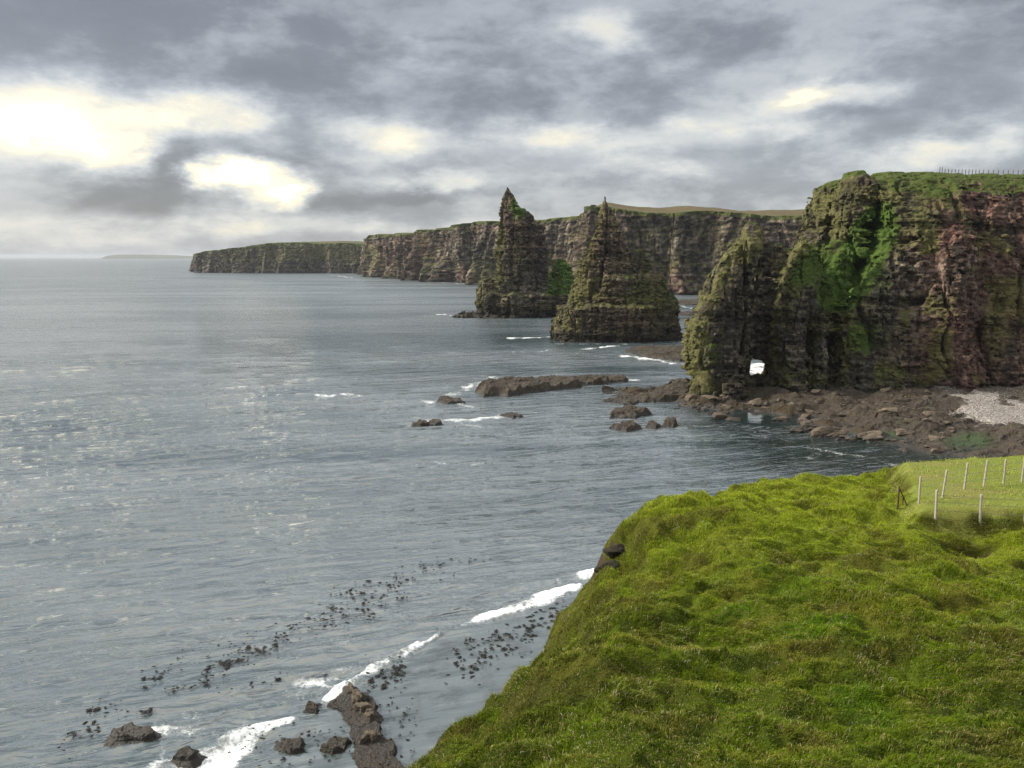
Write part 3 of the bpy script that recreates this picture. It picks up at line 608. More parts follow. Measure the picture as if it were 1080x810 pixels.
def boulder(px, py, size, label, group=None, mi=None):
    x, y = G(px, py, 1.2); x, y = float(x), float(y)
    o = bpy.data.objects.new('boulder', BM[random.randrange(9) if mi is None else mi]); COL.objects.link(o)
    o.location = (x, y, max(shore_h(x, y), -0.2) + size * 0.12); o.scale = (size * random.uniform(0.9, 1.4), size, size * random.uniform(0.8, 1.1))
    o.rotation_euler = (random.uniform(-0.25, 0.25), random.uniform(-0.25, 0.25), random.uniform(-0.5, 0.5))
    return tag(o, None, label, 'boulder', group)
boulder(874, 454, 4.0, 'largest boulder of the foreshore, flat and pale tan, at the water edge', mi=0)
boulder(796, 424, 3.2, 'wide flat topped brown boulder below the arch', mi=3)
boulder(752, 421, 3.0, 'wide slab boulder below the seaward pillar of the arch', mi=5)
boulder(822, 438, 2.3, 'blocky tan boulder beside the bright reflection of the arch', mi=2)
boulder(862, 440, 1.8, 'pale rounded boulder behind the largest flat boulder', mi=6)
boulder(773, 437, 2.2, 'brown boulder at the pool below the arch, opposite the tan one', mi=7)
for i in range(150):
    for _ in range(30):
        a = random.uniform(705, 1010); b = random.uniform(409, 480)
        lim = np.interp(a, [700, 750, 820, 880, 930, 985, 1080], [430, 437, 440, 462, 470, 486, 504]); lo_ = np.interp(a, [700, 740, 800, 860, 1000, 1080], [410, 416, 408, 414, 420, 420])
        if lo_ < b < lim and not (786 < a < 812 and 430 < b < 452) and not (a > 985 and b < 450): break
    boulder(a, b, min(2.3, 0.45 + random.expovariate(1 / 0.55)), 'angular brown boulder strewn on the rocky foreshore under the headland', 'boulders strewn on the foreshore')

# ------------------------------------------------------------------ the grass bluff in front
EX = np.array([-14.0, -7.0, -3.5, -1.85, -1.0, 0.5, 3.1, 4.65, 6.3, 8.5, 12.5, 16.5, 20.0, 24.0, 30.0, 45.0, 70.0])
EY = np.array([-14.0, 2.0, 10.0, 15.5, 18.5, 22.0, 26.3, 28.6, 30.6, 33.4, 36.2, 38.4, 39.6, 41.0, 42.5, 45.0, 49.0])
def edge_dist(x, y):
    dm = np.full(x.shape, 1e9, F); sg = np.zeros(x.shape, F)
    for i in range(len(EX) - 1):
        ax_, ay_, bx_, by_ = EX[i], EY[i], EX[i + 1], EY[i + 1]; vx, vy = bx_ - ax_, by_ - ay_
        tt = np.clip(((x - ax_) * vx + (y - ay_) * vy) / (vx * vx + vy * vy), 0, 1)
        dd = np.hypot(x - ax_ - tt * vx, y - ay_ - tt * vy); cr = vx * (y - ay_) - vy * (x - ax_)
        u = dd < dm; dm = np.where(u, dd, dm); sg = np.where(u, np.sign(cr), sg)
    return dm * sg                                  # positive outside (towards the sea)
def px_of(x, y): return 540 + x / np.maximum(y, 1) * 800
def bluff_h(x, y, fine=True):
    d = edge_dist(x, y) + 0.8 * fbm(x / 2.4, y / 2.4, 0, 61, 4)
    z = 27.1 + 0.0 * x + 0.55 * np.exp(-((x - 9) / 7) ** 2 - ((y - 30) / 7) ** 2) - 0.034 * np.clip(y - 32, 0, 20) ** 1.5
    z = z + 0.040 * np.clip(20 - y, 0, 40) ** 1.75 * 0.62
    z = z + 0.45 * fbm(x / 6.5, y / 5.0, 0, 63, 3)
    lawn = sstep(-0.6, 0.6, lawn_d(x, y))
    z = z * (1 - lawn) + lawn * (27.62 - 0.02 * (y - 33))
    # rolling shoulder then steep flank
    near = sstep(31, 25, y)                          # the flank on the left is broad, the far rim is crisp
    w = 1.2 + 5.2 * near; s0 = -w * 0.62
    q = np.clip(d - s0, 0, None)
    z = z - np.where(q < w, 0.5 * 1.55 * q * q / w, 0.5 * 1.55 * w + 1.55 * (q - w))
    brk = sstep(17, 20, y) * sstep(37, 32, y); z = z - 0.4 * brk * sstep(-0.12, 0.12, d + 0.5 + 0.75 * noise(x / 1.1, y / 1.1, 0, 91)) * sstep(0.0, 0.5, noise(x / 3.1, y / 3.1, 0, 92) + 0.35)
    # scars: earth banks
    for bx, by, bw, bl, hh in SCARS:
        e = np.exp(-((x - bx) / bl) ** 2); z = z - hh * e * sstep(by + bw, by - bw * 0.15, y) * sstep(by - bw * 9, by - bw, y)
    if fine:
        amp = (1 - 0.9 * lawn)
        t1 = fbm(x / 1.0 + 0.2 * y, y / 0.7, 0, 65, 4, 0.6); z = z + 0.22 * amp * t1
        rid = 1 - np.abs(noise(x / 1.7 + 0.25 * noise(x, y, 0, 3), y / 0.8, 0, 67)); z = z + 0.24 * amp * (rid ** 3 - 0.4)
        z = z + 0.07 * amp * fbm(x / 0.3, y / 0.3, 0, 69, 2)
    return np.maximum(z, -1.5)
SCARS = [(18.2, 28.7, 0.3, 1.3, 0.55), (20.0, 26.9, 0.3, 2.4, 0.45), (11.0, 16.4, 0.3, 2.2, 0.35), (2.1, 24.2, 0.3, 0.8, 0.3), (13.5, 22.5, 0.4, 2.0, 0.3)]
def lawn_d(x, y):  # mown paddock inside the fence
    a = (x - 17.0) * 0.93 - (y - 31.0) * 0.38; b = (y - 29.9) - (x - 17) * -0.02; c = (38.2 - y) + (x - 19) * 0.22
    return np.minimum(np.minimum(a, b), c)
bs = 0.11
bx_ = np.arange(-16, 48, bs); by_ = np.arange(-4, 52, bs); BX, BY = np.meshgrid(bx_.astype(F), by_.astype(F))
BZ = bluff_h(BX, BY)
HZ = bluff_h(BX, BY, False)
def lookup(A, x, y):
    i = np.clip(((y + 4) / bs).astype(int), 0, A.shape[0] - 1); j = np.clip(((x + 16) / bs).astype(int), 0, A.shape[1] - 1); return A[i, j]
def bilin(A, x, y):
    v = np.clip((y + 4) / bs, 0, A.shape[0] - 1.01); u = np.clip((x + 16) / bs, 0, A.shape[1] - 1.01); i = v.astype(int); j = u.astype(int); a = v - i; b = u - j
    return (A[i, j] * (1 - b) + A[i, j + 1] * b) * (1 - a) + (A[i + 1, j] * (1 - b) + A[i + 1, j + 1] * b) * a
gyy, gxx = np.gradient(BZ, bs); slope = np.hypot(gxx, gyy)
gy2, gx2 = np.gradient(HZ, bs); slope2 = np.hypot(gx2, gy2)
def mixc(a, b, t): return a * (1 - t[..., None]) + np.array(b, F) * t[..., None]
def tone(x, y, h_rel, sl):
    c = np.broadcast_to(np.array((0.108, 0.156, 0.009), F), x.shape + (3,)).copy()
    c = mixc(c, (0.036, 0.050, 0.007), sstep(-0.1, 0.6, fbm(x / 1.7, y / 0.9, 0, 71, 6, 0.65)) * 0.8)
    c = mixc(c, (0.062, 0.142, 0.007), sstep(0.1, 0.75, fbm(x / 3.0, y / 2.2, 2, 72, 6, 0.68)) * 0.6)
    c = mixc(c, (0.185, 0.178, 0.026), sstep(0.05, 0.7, fbm(x / 1.6, y / 0.8, 4, 73, 6, 0.65)) * 0.65)
    c = mixc(c, (0.235, 0.29, 0.020), sstep(20, 31, y) * 0.8)  # far turf lightened in colour, standing in for sun patches
    c = mixc(c, (0.075, 0.060, 0.018), sstep(0.3, 0.8, fbm(x / 2.0, y / 1.6, 6, 74, 4)) * 0.5)
    c = mixc(c, (0.062, 0.058, 0.016), sstep(0.45, 1.0, sl) * 0.6)
    c = mixc(c, (0.052, 0.078, 0.008), sstep(21, 15, y) * 0.4)
    l = sstep(-0.4, 0.6, lawn_d(x, y) + 0.7 * fbm(x / 0.8, y / 0.6, 0, 76, 4)); c = mixc(c, (0.30, 0.36, 0.075), l * 0.95)
    c = mixc(c, (0.38, 0.34, 0.13), l * sstep(0.0, 0.8, fbm(x / 2.5, y / 0.8, 1, 75, 3)) * 0.6)
    return c
TC = tone(BX, BY, 0, slope2)
earth = np.zeros(BX.shape, F)
for sx_, sy_, bw, bl, hh in SCARS: earth = np.maximum(earth, hh * 1.5 * np.exp(-((BX - sx_) / bl) ** 2) * np.exp(-((BY - sy_ + 0.05) / 0.25) ** 2))
ed = edge_dist(BX, BY)
earth = np.maximum(earth, sstep(1.7, 3.2, slope) * 0.7)
mesh_np('grass_bluff', np.stack([BX, BY, BZ], -1).reshape(-1, 3), grid_faces(len(by_), len(bx_)), M_TURF, {'tone': TC.reshape(-1, 3), 'earth': earth.ravel()}, smooth=True, kind='structure',
        label='hummocky green grass bluff sloping steeply to the sea', cat='hill')
# grass blades
def blades(n):
    x = rng.uniform(-6, 35, n * 3).astype(F); y = rng.uniform(11.5, 44, n * 3).astype(F)
    d = edge_dist(x, y); u = np.abs(px_of(x, y) - 540)
    keep = (d < 4.5) & (u < 860) & (rng.random(n * 3) < np.clip(1.25 - (y - 14) / 36, 0.3, 1)) & (lookup(earth, x, y) < 0.55) & ((lawn_d(x, y) < 0.1) | (rng.random(n * 3) < 0.06))
    x, y = x[keep][:n], y[keep][:n]; n = len(x)
    z = bilin(BZ, x, y)
    tuft = sstep(-0.5, 0.7, fbm(x / 0.8, y / 0.6, 0, 81, 3))
    L = (0.085 + 0.15 * tuft) * rng.uniform(0.6, 1.45, n); wd = rng.uniform(0.005, 0.011, n)
    a = 0.5 + 1.1 * fbm(x / 3, y / 3, 0, 83, 3) + rng.normal(0, 0.75, n)       # wind-combed
    gx_, gy_ = lookup(gx2, x, y), lookup(gy2, x, y)
    lean = rng.uniform(0.35, 1.25, n)
    dx, dy = np.cos(a) * lean - gx_ * 0.7, np.sin(a) * lean * 0.7 - 0.25 - gy_ * 0.7
    nn = np.sqrt(dx * dx + dy * dy + 1); dx, dy, dz = dx / nn, dy / nn, 1 / nn
    p0 = np.stack([x, y, z - 0.02], -1)
    mid = p0 + np.stack([dx * 0.35, dy * 0.35, dz * 0.75 + 0.1], -1) * (L * 0.75)[:, None]
    tip = p0 + np.stack([dx, dy, dz * 0.75], -1) * L[:, None]
    sd = np.stack([np.cos(a + 1.57), np.sin(a + 1.57) * 0.5, 0 * a], -1) * wd[:, None]
    V = np.stack([p0 - sd, p0 + sd, mid + sd * 0.8, mid - sd * 0.8, tip], 1).reshape(-1, 3)
    i = np.arange(n)[:, None] * 5
    Fc = np.concatenate([i + np.array([[0, 1, 2]]), i + np.array([[0, 2, 3]]), i + np.array([[3, 2, 4]])])
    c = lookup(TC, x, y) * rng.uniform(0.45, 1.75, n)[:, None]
    straw = (rng.random(n) < 0.07 + 0.12 * sstep(0, 0.8, fbm(x / 1.6, y / 0.9, 4, 73, 4)))[:, None]
    c = np.where(straw, np.array((0.30, 0.25, 0.10)) * rng.uniform(0.5, 1.4, n)[:, None], c)
    head = (rng.random(n) < 0.006 + 0.022 * sstep(0.2, 0.8, fbm(x / 1.2, y / 1.0, 3, 85, 3)))[:, None]; c = np.where(head, np.array((0.50, 0.46, 0.33)), c)
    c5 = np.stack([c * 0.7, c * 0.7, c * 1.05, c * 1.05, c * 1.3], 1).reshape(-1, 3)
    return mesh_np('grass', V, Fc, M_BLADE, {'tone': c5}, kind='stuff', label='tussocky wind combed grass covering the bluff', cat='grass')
blades(800000)

# ------------------------------------------------------------------ fences
import bmesh
def bm_obj(name, bm, mat, parent=None, loc=None):
    me = bpy.data.meshes.new(name); bm.to_mesh(me); bm.free(); me.materials.append(mat)
    o = bpy.data.objects.new(name, me); COL.objects.link(o)
    if loc is not None: o.location = loc
    if parent: o.parent = parent
    return o
def post_bm(h, r, seed, sunk=0.4):
    bm = bmesh.new(); g = random.Random(seed); rings = []
    for k, z in enumerate((-sunk, 0, h * 0.5, h - 0.03, h)):
        rr = r * (1.05 - 0.1 * k / 4) * (0.8 if k == 4 else 1)
        rings.append([bm.verts.new((math.cos(t_) * rr * g.uniform(0.92, 1.08), math.sin(t_) * rr * g.uniform(0.92, 1.08), z)) for t_ in [i * math.tau / 9 for i in range(9)]])
    for a, b in zip(rings, rings[1:]):
        for i in range(9): bm.faces.new((a[i], a[(i + 1) % 9], b[(i + 1) % 9], b[i]))
    bm.faces.new(rings[-1]); bm.faces.new(rings[0][::-1]); return bm
def wire_bm(pts, r):
    bm = bmesh.new(); prev = None
    for p, q in zip(pts, pts[1:] + [None]):
        ring = [bm.verts.new((p[0], p[1] + r * math.cos(t_), p[2] + r * math.sin(t_))) for t_ in (0.5, 2.6, 4.7)]
        if prev:
            for i in range(3): bm.faces.new((prev[i], prev[(i + 1) % 3], ring[(i + 1) % 3], ring[i]))
        prev = ring
    return bm
def gz(x, y): return float(bilin(BZ, np.array([x]), np.array([y]))[0])
def empty(name, loc, label, cat, group=None):
    o = bpy.data.objects.new(name, None); o.location = loc; o.empty_display_size = 0.2; COL.objects.link(o); return tag(o, None, label, cat, group)
def on_bluff(px, py):     # ground point seen at a picture position
    u, d, e = ray(px, py); Y = np.linspace(12, 50, 4000); t_ = Y / d; z = CAMZ + e * t_; g = bluff_h((u * t_).astype(F), Y.astype(F)); k = np.argmax(z < g)
    return float(u * t_[k]), float(Y[k])
def fence(points, hts, label, r, seed, wires=(0.35, 0.7, 1.0), ends=()):
    P = [np.array((x, y, gz(x, y))) for x, y in points]
    root = empty('fence', P[0], label, 'fence')
    for i, (p, h) in enumerate(zip(P, hts)):
        o = bm_obj('post', post_bm(h, r, seed + i), M_POST, root, p - P[0])
        o.rotation_euler = (random.uniform(-0.05, 0.05), random.uniform(-0.07, 0.07), random.uniform(0, 3))
    Q = [np.array(e, float) for e in ends[:1]] + P + [np.array(e, float) for e in ends[1:]]
    for w_ in wires:
        bm_obj('wire', wire_bm([tuple(p - P[0] + np.array((0, 0, w_))) for p in Q], 0.009), M_WIRE, root)
    return root
far_pts = [on_bluff(969, 531), on_bluff(994, 525), on_bluff(1017, 516), on_bluff(1037.5, 513), on_bluff(1058, 512), on_bluff(1077.5, 509)]
p6 = (2 * far_pts[-1][0] - far_pts[-2][0], 2 * far_pts[-1][1] - far_pts[-2][1])
fence(far_pts + [p6], [1.2, 1.27, 1.25, 1.25, 1.25, 1.25, 1.2], 'line of pale timber posts along the far seaward side of the mown grass', 0.042, 500)
near_pts = [on_bluff(986.5, 547), on_bluff(1033.5, 550)]
p2 = (2 * near_pts[1][0] - near_pts[0][0], near_pts[1][1] - 0.1)
fence(near_pts + [p2], [1.22, 1.15, 1.15], 'pair of thicker pale posts on the mown grass just above the earth bank', 0.05, 520)
sx_, sy_ = on_bluff(946.5, 537)
st = empty('strainer_stake', (sx_, sy_, gz(sx_, sy_)), 'dark rusty stake with a slanting brace, standing apart at the corner before the pale posts', 'stake')
bm_obj('stake', post_bm(1.05, 0.035, 541), M_DARKPOST, st)
def bar(name, a, b, r):
    a, b = np.array(a, float), np.array(b, float); L = float(np.linalg.norm(b - a)); o = bm_obj(name, post_bm(L, r, 543, 0.0), M_DARKPOST, st, a)
    from mathutils import Vector
    o.rotation_euler = Vector(tuple(b - a)).to_track_quat('Z', 'Y').to_euler(); return o
bar('brace', (0.48, 0.05, 0.05), (0.03, 0.0, 0.9), 0.025); bar('brace', (0.28, 0.12, 0.12), (0.22, 0.03, 0.55), 0.02)
bm_obj('wire', wire_bm([(0.0, 0, 0.35), (0.35, 0.1, 0.22), (far_pts[0][0] - sx_, far_pts[0][1] - sy_, 0.35)], 0.008), M_WIRE, st)

m_soil, t = material('bare_earth'); PP = t.new('ShaderNodeNewGeometry').outputs['Position']; nn = t.noise(PP, 7.0, 6, 0.7); finish(t, t.mix(nn, (0.008, 0.006, 0.004), (0.034, 0.027, 0.014)), 0.95, nn, 0.8, 0.1)
for k, (a, b, sz, lab) in enumerate(((693, 543, 0.62, 'dark clod of earth overhanging the upper corner of the grass bluff'), (664, 572, 0.60, 'dark lump of bare earth on the seaward lip below the upper corner'), (656, 589, 0.5, 'lowest dark earth lump on the lip of the bluff above the breaking wave'))):
    me = boulder_mesh(700 + k, 0.7); me.materials[0] = m_soil; x, y = on_bluff(a, b)
    o = bpy.data.objects.new('earth_clod', me); COL.objects.link(o); o.location = (x - 0.5, y + 0.15, gz(x, y) - 0.42); o.scale = (sz * 1.15, sz * 1.1, sz * 0.9); o.rotation_euler = (0.2, 0.3, k * 1.3); tag(o, None, lab, 'earth clod')
# clifftop fence on the headland skyline
ctp = []
for px, py in [(991, 182.5), (993.5, 182.6)] + [(996.5 + i * 3.6, 182.8 + i * 0.16) for i in range(11)] + [(1037 + i * 5.2, 184.6 + i * 0.18) for i in range(14)]:
    x = W(px, py, 236)[0]; ctp.append((float(x), 236.0, float(np.interp(x, [70, 93, 100, 108, 116, 130, 150, 200], [61.0, 63.2, 62.6, 62.8, 63.2, 62.6, 62.2, 62.4])) + 0.15))
cf = empty('fence', ctp[0], 'thin row of tiny dark posts along the grassy skyline of the headland', 'fence')
for i, p in enumerate(ctp):
    o = bm_obj('post', post_bm(1.45 if i > 1 else 1.9, 0.08, 560 + i, 1.2), M_DARKPOST, cf, np.array(p) - np.array(ctp[0]))
bm_obj('wire', wire_bm([tuple(np.array(p) - np.array(ctp[0]) + np.array((0, 0, 1.0))) for p in ctp], 0.01), M_WIRE, cf)

# ------------------------------------------------------------------ the sea
def caps(x, y, segs):
    r = np.zeros(x.shape, F)
    for (ax_, ay_), (bx_, by_), w0, w1, s in segs:
        ax_, ay_ = G(ax_, ay_); bx_, by_ = G(bx_, by_); vx, vy = bx_ - ax_, by_ - ay_
        L2 = vx * vx + vy * vy + 1e-6
        t_ = np.clip(((x - ax_) * vx + (y - ay_) * vy) / L2, 0, 1); dd = np.hypot(x - ax_ - t_ * vx, y - ay_ - t_ * vy)
        r = np.maximum(r, s * sstep(1.0, 0.25, dd / (w0 + (w1 - w0) * t_)))
    return r
SURF = [((180, 765), (300, 748), 4, 4, .36), ((320, 728), (425, 688), 3, 3, .38), ((500, 650), (600, 617), 3.4, 3.4, .36), ((172, 806), (235, 790), 2.2, 3.0, .85), ((235, 800), (262, 770), 2.4, 1.6, 1.0), ((160, 768), (250, 772), 1.2, 2.2, .75), ((255, 772), (306, 757), 2.0, 0.9, 1.0), ((200, 750), (262, 762), 1.6, 1.8, .45), ((306, 757), (352, 738), .5, .5, .55), ((318, 718), (372, 716), 1.6, 1.8, .9), ((345, 735), (405, 697), .8, 1.3, 1.05), ((400, 700), (440, 680), 1.2, .9, 1.1), ((440, 681), (478, 662), .5, .45, .75), ((478, 662), (505, 654), .5, .9, .8),
        ((505, 654), (545, 641), 1.3, 2.2, 1.25), ((545, 641), (572, 632), 2.0, 2.2, 1.25), ((572, 629), (606, 618), 2.4, 2.0, 1.25), ((616, 607), (630, 603), 1.8, 1.3, 1.1), ((588, 613), (600, 607), 1.0, .8, .6), ((345, 712), (395, 700), 1.4, 1.4, .45), ((580, 645), (600, 640), 1.0, 1.0, .35), ((470, 678), (560, 650), 0.6, 0.6, .2),
        ((170, 806), (172, 780), .5, .4, .6), ((105, 785), (165, 786), .6, .8, .4)]
FAR = [((492, 410), (520, 403), 3, 3.5, .95), ((478, 415), (520, 398), 4, 4, .6), ((452, 424), (500, 427), 3.2, 3.5, .75), ((440, 422), (462, 425), 2, 2, .7), ((455, 445), (530, 440), 3, 4, .72), ((455, 441), (500, 449), 2, 2, .6), ((530, 440), (560, 435), 3, 2, .5), ((645, 401), (668, 400), 3, 4, .8), ((660, 375), (718, 384), 4, 3, .95), ((618, 368), (662, 364), 5, 4, .95), ((650, 378), (600, 372), 3, 3, .5),
       ((536, 357), (582, 355), 5, 3, .95), ((548, 371), (580, 369), 4, 3, .7), ((583, 363), (720, 362), 2.5, 2.5, .55), ((466, 332), (500, 333), 9, 6, 1.0), ((500, 336), (590, 337), 4, 3, .6), ((440, 334), (470, 331), 5, 6, .6), ((335, 415), (370, 418), 3, 4, .72), ((352, 416), (362, 417), 2, 2, .9), ((456, 486), (520, 487), 1.6, 2, .5), ((350, 290), (372, 293), 16, 16, .8), ((300, 289.5), (330, 290), 14, 14, .8), ((430, 296), (520, 301), 12, 10, .7), ((700, 319), (735, 326), 6, 6, .7), ((640, 446), (720, 440), 3, 3, .45), ((560, 432), (640, 444), 2, 2, .3), ((820, 500), (880, 478), 2.2, 3, .45), ((850, 470), (960, 490), 2.5, 2.5, .5), ((780, 455), (860, 470), 2.0, 2.0, .42), ((375, 612), (520, 560), 3, 3, .12), ((786, 392), (814, 386), 15, 15, 1.15)]
SEA_PX = np.array([150, 306, 352, 405, 440, 478, 505, 545, 572, 606, 630]); SEA_PY = np.array([812, 757, 738, 697, 680, 662, 654, 641, 632, 618, 603])
lx, ly = G(SEA_PX, SEA_PY)
nc, nr = 1150, 860
us = np.linspace(-1.25, 1.25, nc); us = us * (0.62 + 0.38 * us * us / 1.5625)      # finer mesh ahead, coarser at the flanks
iy = np.linspace(1 / 33.0, 1 / 42000.0, nr); SYr = 1 / iy
SXg = (us[None] * SYr[:, None]).astype(F); SYg = np.broadcast_to(SYr[:, None], SXg.shape).astype(F)
dyg = np.abs(np.gradient(SYr))[:, None]
wz = np.zeros(SXg.shape, F)
wr = np.random.default_rng(5)
for k in range(46):
    lam = 0.9 * (16 / 0.9) ** wr.random(); th = R(-70) + wr.normal(0, 0.24)         # crests lie across the view, drifting towards shore
    kx, ky = math.cos(th) * math.tau / lam, math.sin(th) * math.tau / lam
    w = 0.0125 * lam ** 0.9 * (1.0 if 1.3 < lam < 4.5 else 0.5) * sstep(lam * 0.5, lam * 0.2, dyg)
    ph_ = kx * SXg + ky * SYg + 1.5 * noise(SXg / (lam * 4), SYg / (lam * 4), k, 400) + wr.random() * 7
    wz += (w * (1 - 2 * np.abs(np.sin(ph_ / 2)) ** 1.4)).astype(F)
patch = 0.65 + 0.5 * fbm(SXg / 60, SYg / 35, 0, 410, 3)
fam = np.maximum(caps(SXg, SYg, SURF), caps(SXg + 2.2 * fbm(SXg / 9, SYg / 9, 0, 440, 3), SYg + 3.2 * fbm(SXg / 9, SYg / 9, 5, 441, 3), FAR))
near = SYg < 160
inside = (SYg < 135) & (np.interp(SXg, np.r_[lx, 60], np.r_[ly, 115]) - SYg > 0.0) & (SXg > lx[0])
side = np.interp(SXg, np.r_[lx, 60], np.r_[ly, 118]) - SYg
calm = sstep(-1.0, 3.0, side) * sstep(-24, -15, SXg + (SYg - 60) * 0.2) * (SYg < 140)
rip = sstep(150, 165, SYg + 0 * SXg) * sstep(40, 60, SXg) * sstep(200, 190, SYg)
pool_s = np.exp(-((SXg - G(800, 441)[0]) / 7) ** 2 - ((SYg - G(800, 441)[1]) / 8) ** 2)
calm = np.clip(calm + sstep(0.15, 0.5, pool_s) * 1.3, 0, 1.08)
wz *= np.clip(patch, 0.2, 1.3) * (1 - 0.82 * np.clip(calm, 0, 1)) * (1 - sstep(0.15, 0.5, pool_s)) * (1 + 0.6 * rip)
surf = caps(SXg, SYg, SURF[10:18]); wz += 0.25 * surf * near + (0.10 * np.clip(fam, 0, 1) * near * fbm(SXg / 0.5, SYg / 0.5, 0, 430, 3)).astype(F)
fb = fam * (0.84 + 0.42 * fbm(SXg / 2.2, SYg / 2.2, 0, 420, 3))
hid = (SXg > 200) & (SYg < 400)
mesh_np('sea', np.stack([SXg, SYg, wz - 0.02], -1).reshape(-1, 3), grid_faces(nr, nc), M_SEA, {'foam': np.clip(fb, 0, 1.3).ravel(), 'calm': np.clip(calm, 0, 1.2).ravel(), 'rough': sstep(90, 900, SYg).ravel(), 'bedding_or_reflection': (sstep(36, 50, SXg + 3 * fbm(SXg / 9, SYg / 9, 0, 450, 3)) * sstep(118, 136, SYg) * sstep(205, 200, SYg)).ravel(), 'shallow': (0.6 * np.clip(calm, 0, 1) * near).ravel()}, smooth=True, kind='structure', label='grey blue sea with rippled water and white surf', cat='sea')  # sea mask here marks where the cliff's dark reflection is painted

# ------------------------------------------------------------------ kelp
def kelp_mesh(seed):
    g = np.random.default_rng(seed); V = []; Fc = []
    for b in range(g.integers(8, 16)):
        c = g.normal(0, 0.07, 2); a = g.uniform(0, math.tau); L = g.uniform(0.2, 0.62); wd = g.uniform(0.05, 0.12); hh = g.uniform(0.03, 0.13); n = 6; i0 = len(V)
        for k in range(n + 1):
            s = k / n; z = -0.05 + hh * math.sin(math.pi * min(1, s * 1.15)) ; ww = wd * (0.35 + math.sin(math.pi * (0.15 + 0.8 * s))) ; aa = a + 0.9 * s * g.uniform(-0.4, 0.8)
            p = c + L * s * np.array((math.cos(aa), math.sin(aa))); q = np.array((-math.sin(aa), math.cos(aa))) * ww
            V += [(p[0] - q[0], p[1] - q[1], z), (p[0], p[1], z + ww * 0.35), (p[0] + q[0], p[1] + q[1], z - 0.01)]
            if k: j = i0 + 3 * k; Fc += [(j - 3, j - 2, j + 1, j), (j - 2, j - 1, j + 2, j + 1)]
    me = bpy.data.meshes.new('kelp'); me.from_pydata(V, [], Fc); me.materials.append(M_KELP)
    me.polygons.foreach_set('use_smooth', [True] * len(Fc)); return me
KM = [kelp_mesh(600 + i) for i in range(8)]
def kelp(px, py, s, label, group):
    x, y = G(px, py); o = bpy.data.objects.new('kelp', random.choice(KM)); COL.objects.link(o)
    o.location = (float(x), float(y), 0.03); o.rotation_euler = (0, 0, random.uniform(0, 6.28)); s = 0.72 * min(s, 0.95); o.scale = (s * random.uniform(0.8, 1.4), s * random.uniform(0.4, 0.9), s * 0.8)
    tag(o, None, label, 'kelp', group)
bands = [(70, 105, 762, 783, 14), (115, 140, 750, 760, 3), (150, 190, 700, 716, 14), (180, 230, 717, 727, 10), (150, 165, 745, 752, 5), (215, 262, 683, 711, 34), (262, 300, 678, 692, 18), (225, 262, 693, 706, 14), (290, 330, 655, 672, 18), (330, 420, 640, 657, 34), (340, 378, 625, 645, 18), (355, 420, 610, 625, 22), (375, 425, 620, 640, 26), (415, 450, 600, 618, 14), (430, 480, 592, 602, 12), (480, 515, 588, 594, 7), (470, 480, 605, 612, 4), (250, 300, 715, 726, 6), (100, 120, 742, 750, 5), (85, 100, 745, 752, 3)]
sl_ = lambda a, b, c, d, x: d - (d - c) * 1.0 * (x - a) / (b - a) 
for a, b, c, d, n in bands:
    for i in range(int(n * 0.72)):
        x = random.uniform(a, b); kelp(x, sl_(a, b, c, d, x) + random.gauss(0, (d - c) * 0.28), random.uniform(0.45, 1.25) * (0.8 if c > 700 else 1), 'dark kelp fronds floating in the long drift outside the surf line', 'kelp in the drift outside the surf')
for i in range(62):
    t_ = random.random(); x = 470 + 125 * t_ ** 0.8; y = np.interp(x, [470, 520, 560, 600], [700, 678, 660, 636]) + random.gauss(0, 11) ; 
    if y > np.interp(x, [478, 505, 545, 606], [672, 664, 652, 628]): kelp(x, y, random.uniform(0.5, 1.4), 'dark kelp fronds in the calm water between the breaking wave and the grass bluff', 'kelp in the calm water by the bluff')
for i in range(42):
    x = random.uniform(384, 426); kelp(x, 722 - (x - 384) * 0.45 + random.gauss(0, 6) + 2, random.uniform(0.4, 0.95), 'dark kelp fronds bunched at the surf end of the weedy ridge', 'kelp at the surf end of the ridge')
for i in range(44):
    x = random.choice((random.uniform(255, 375), random.uniform(395, 440), random.uniform(240, 300))); y = random.uniform(762, 806) if x < 380 else random.uniform(740, 800); kelp(x, y, random.uniform(0.2, 0.6), 'small scraps of dark kelp in the shallows around the weedy ridge', 'kelp scraps around the weedy ridge')

fl_v, fl_f = [], []
def fleck(px, py, s):
    x, y = (float(q) for q in G(px, py)); n = 7; a0 = random.uniform(0, 6.3); i0 = len(fl_v)
    fl_v.append((x, y, 0.09 * s + 0.03))
    for k in range(n):
        r = s * random.uniform(0.35, 1.0) * 0.5; fl_v.append((x + 1.4 * r * math.cos(a0 + k * 6.283 / n), y + 0.8 * r * math.sin(a0 + k * 6.283 / n), random.uniform(-0.03, 0.08)))
    for k in range(n): fl_f.append((i0, i0 + 1 + k, i0 + 1 + (k + 1) % n))
for a, b, c, d, n in bands:
    for i in range(int(n * 1.3)):
        x = random.uniform(a - 8, b + 8); fleck(x, sl_(a, b, c, d, x) + random.gauss(0, (d - c) * 0.4), random.uniform(0.12, 0.4))
for i in range(150):
    x = 470 + 128 * random.random() ** 0.8; y = np.interp(x, [470, 520, 560, 600], [702, 680, 662, 638]) + random.gauss(0, 13)
    if y > np.interp(x, [478, 505, 545, 606], [672, 664, 652, 628]): fleck(x, y, random.uniform(0.15, 0.55))
for i in range(130): fleck(*random.choice(((random.uniform(250, 376), random.uniform(764, 808)), (random.uniform(398, 440), random.uniform(735, 800)), (random.uniform(384, 428), random.uniform(690, 730)))), random.uniform(0.1, 0.4))
mesh_np('kelp_flecks', np.array(fl_v), np.array(fl_f), M_KELP, kind='stuff', label='tiny dark flecks of kelp scattered among the larger fronds', cat='kelp')
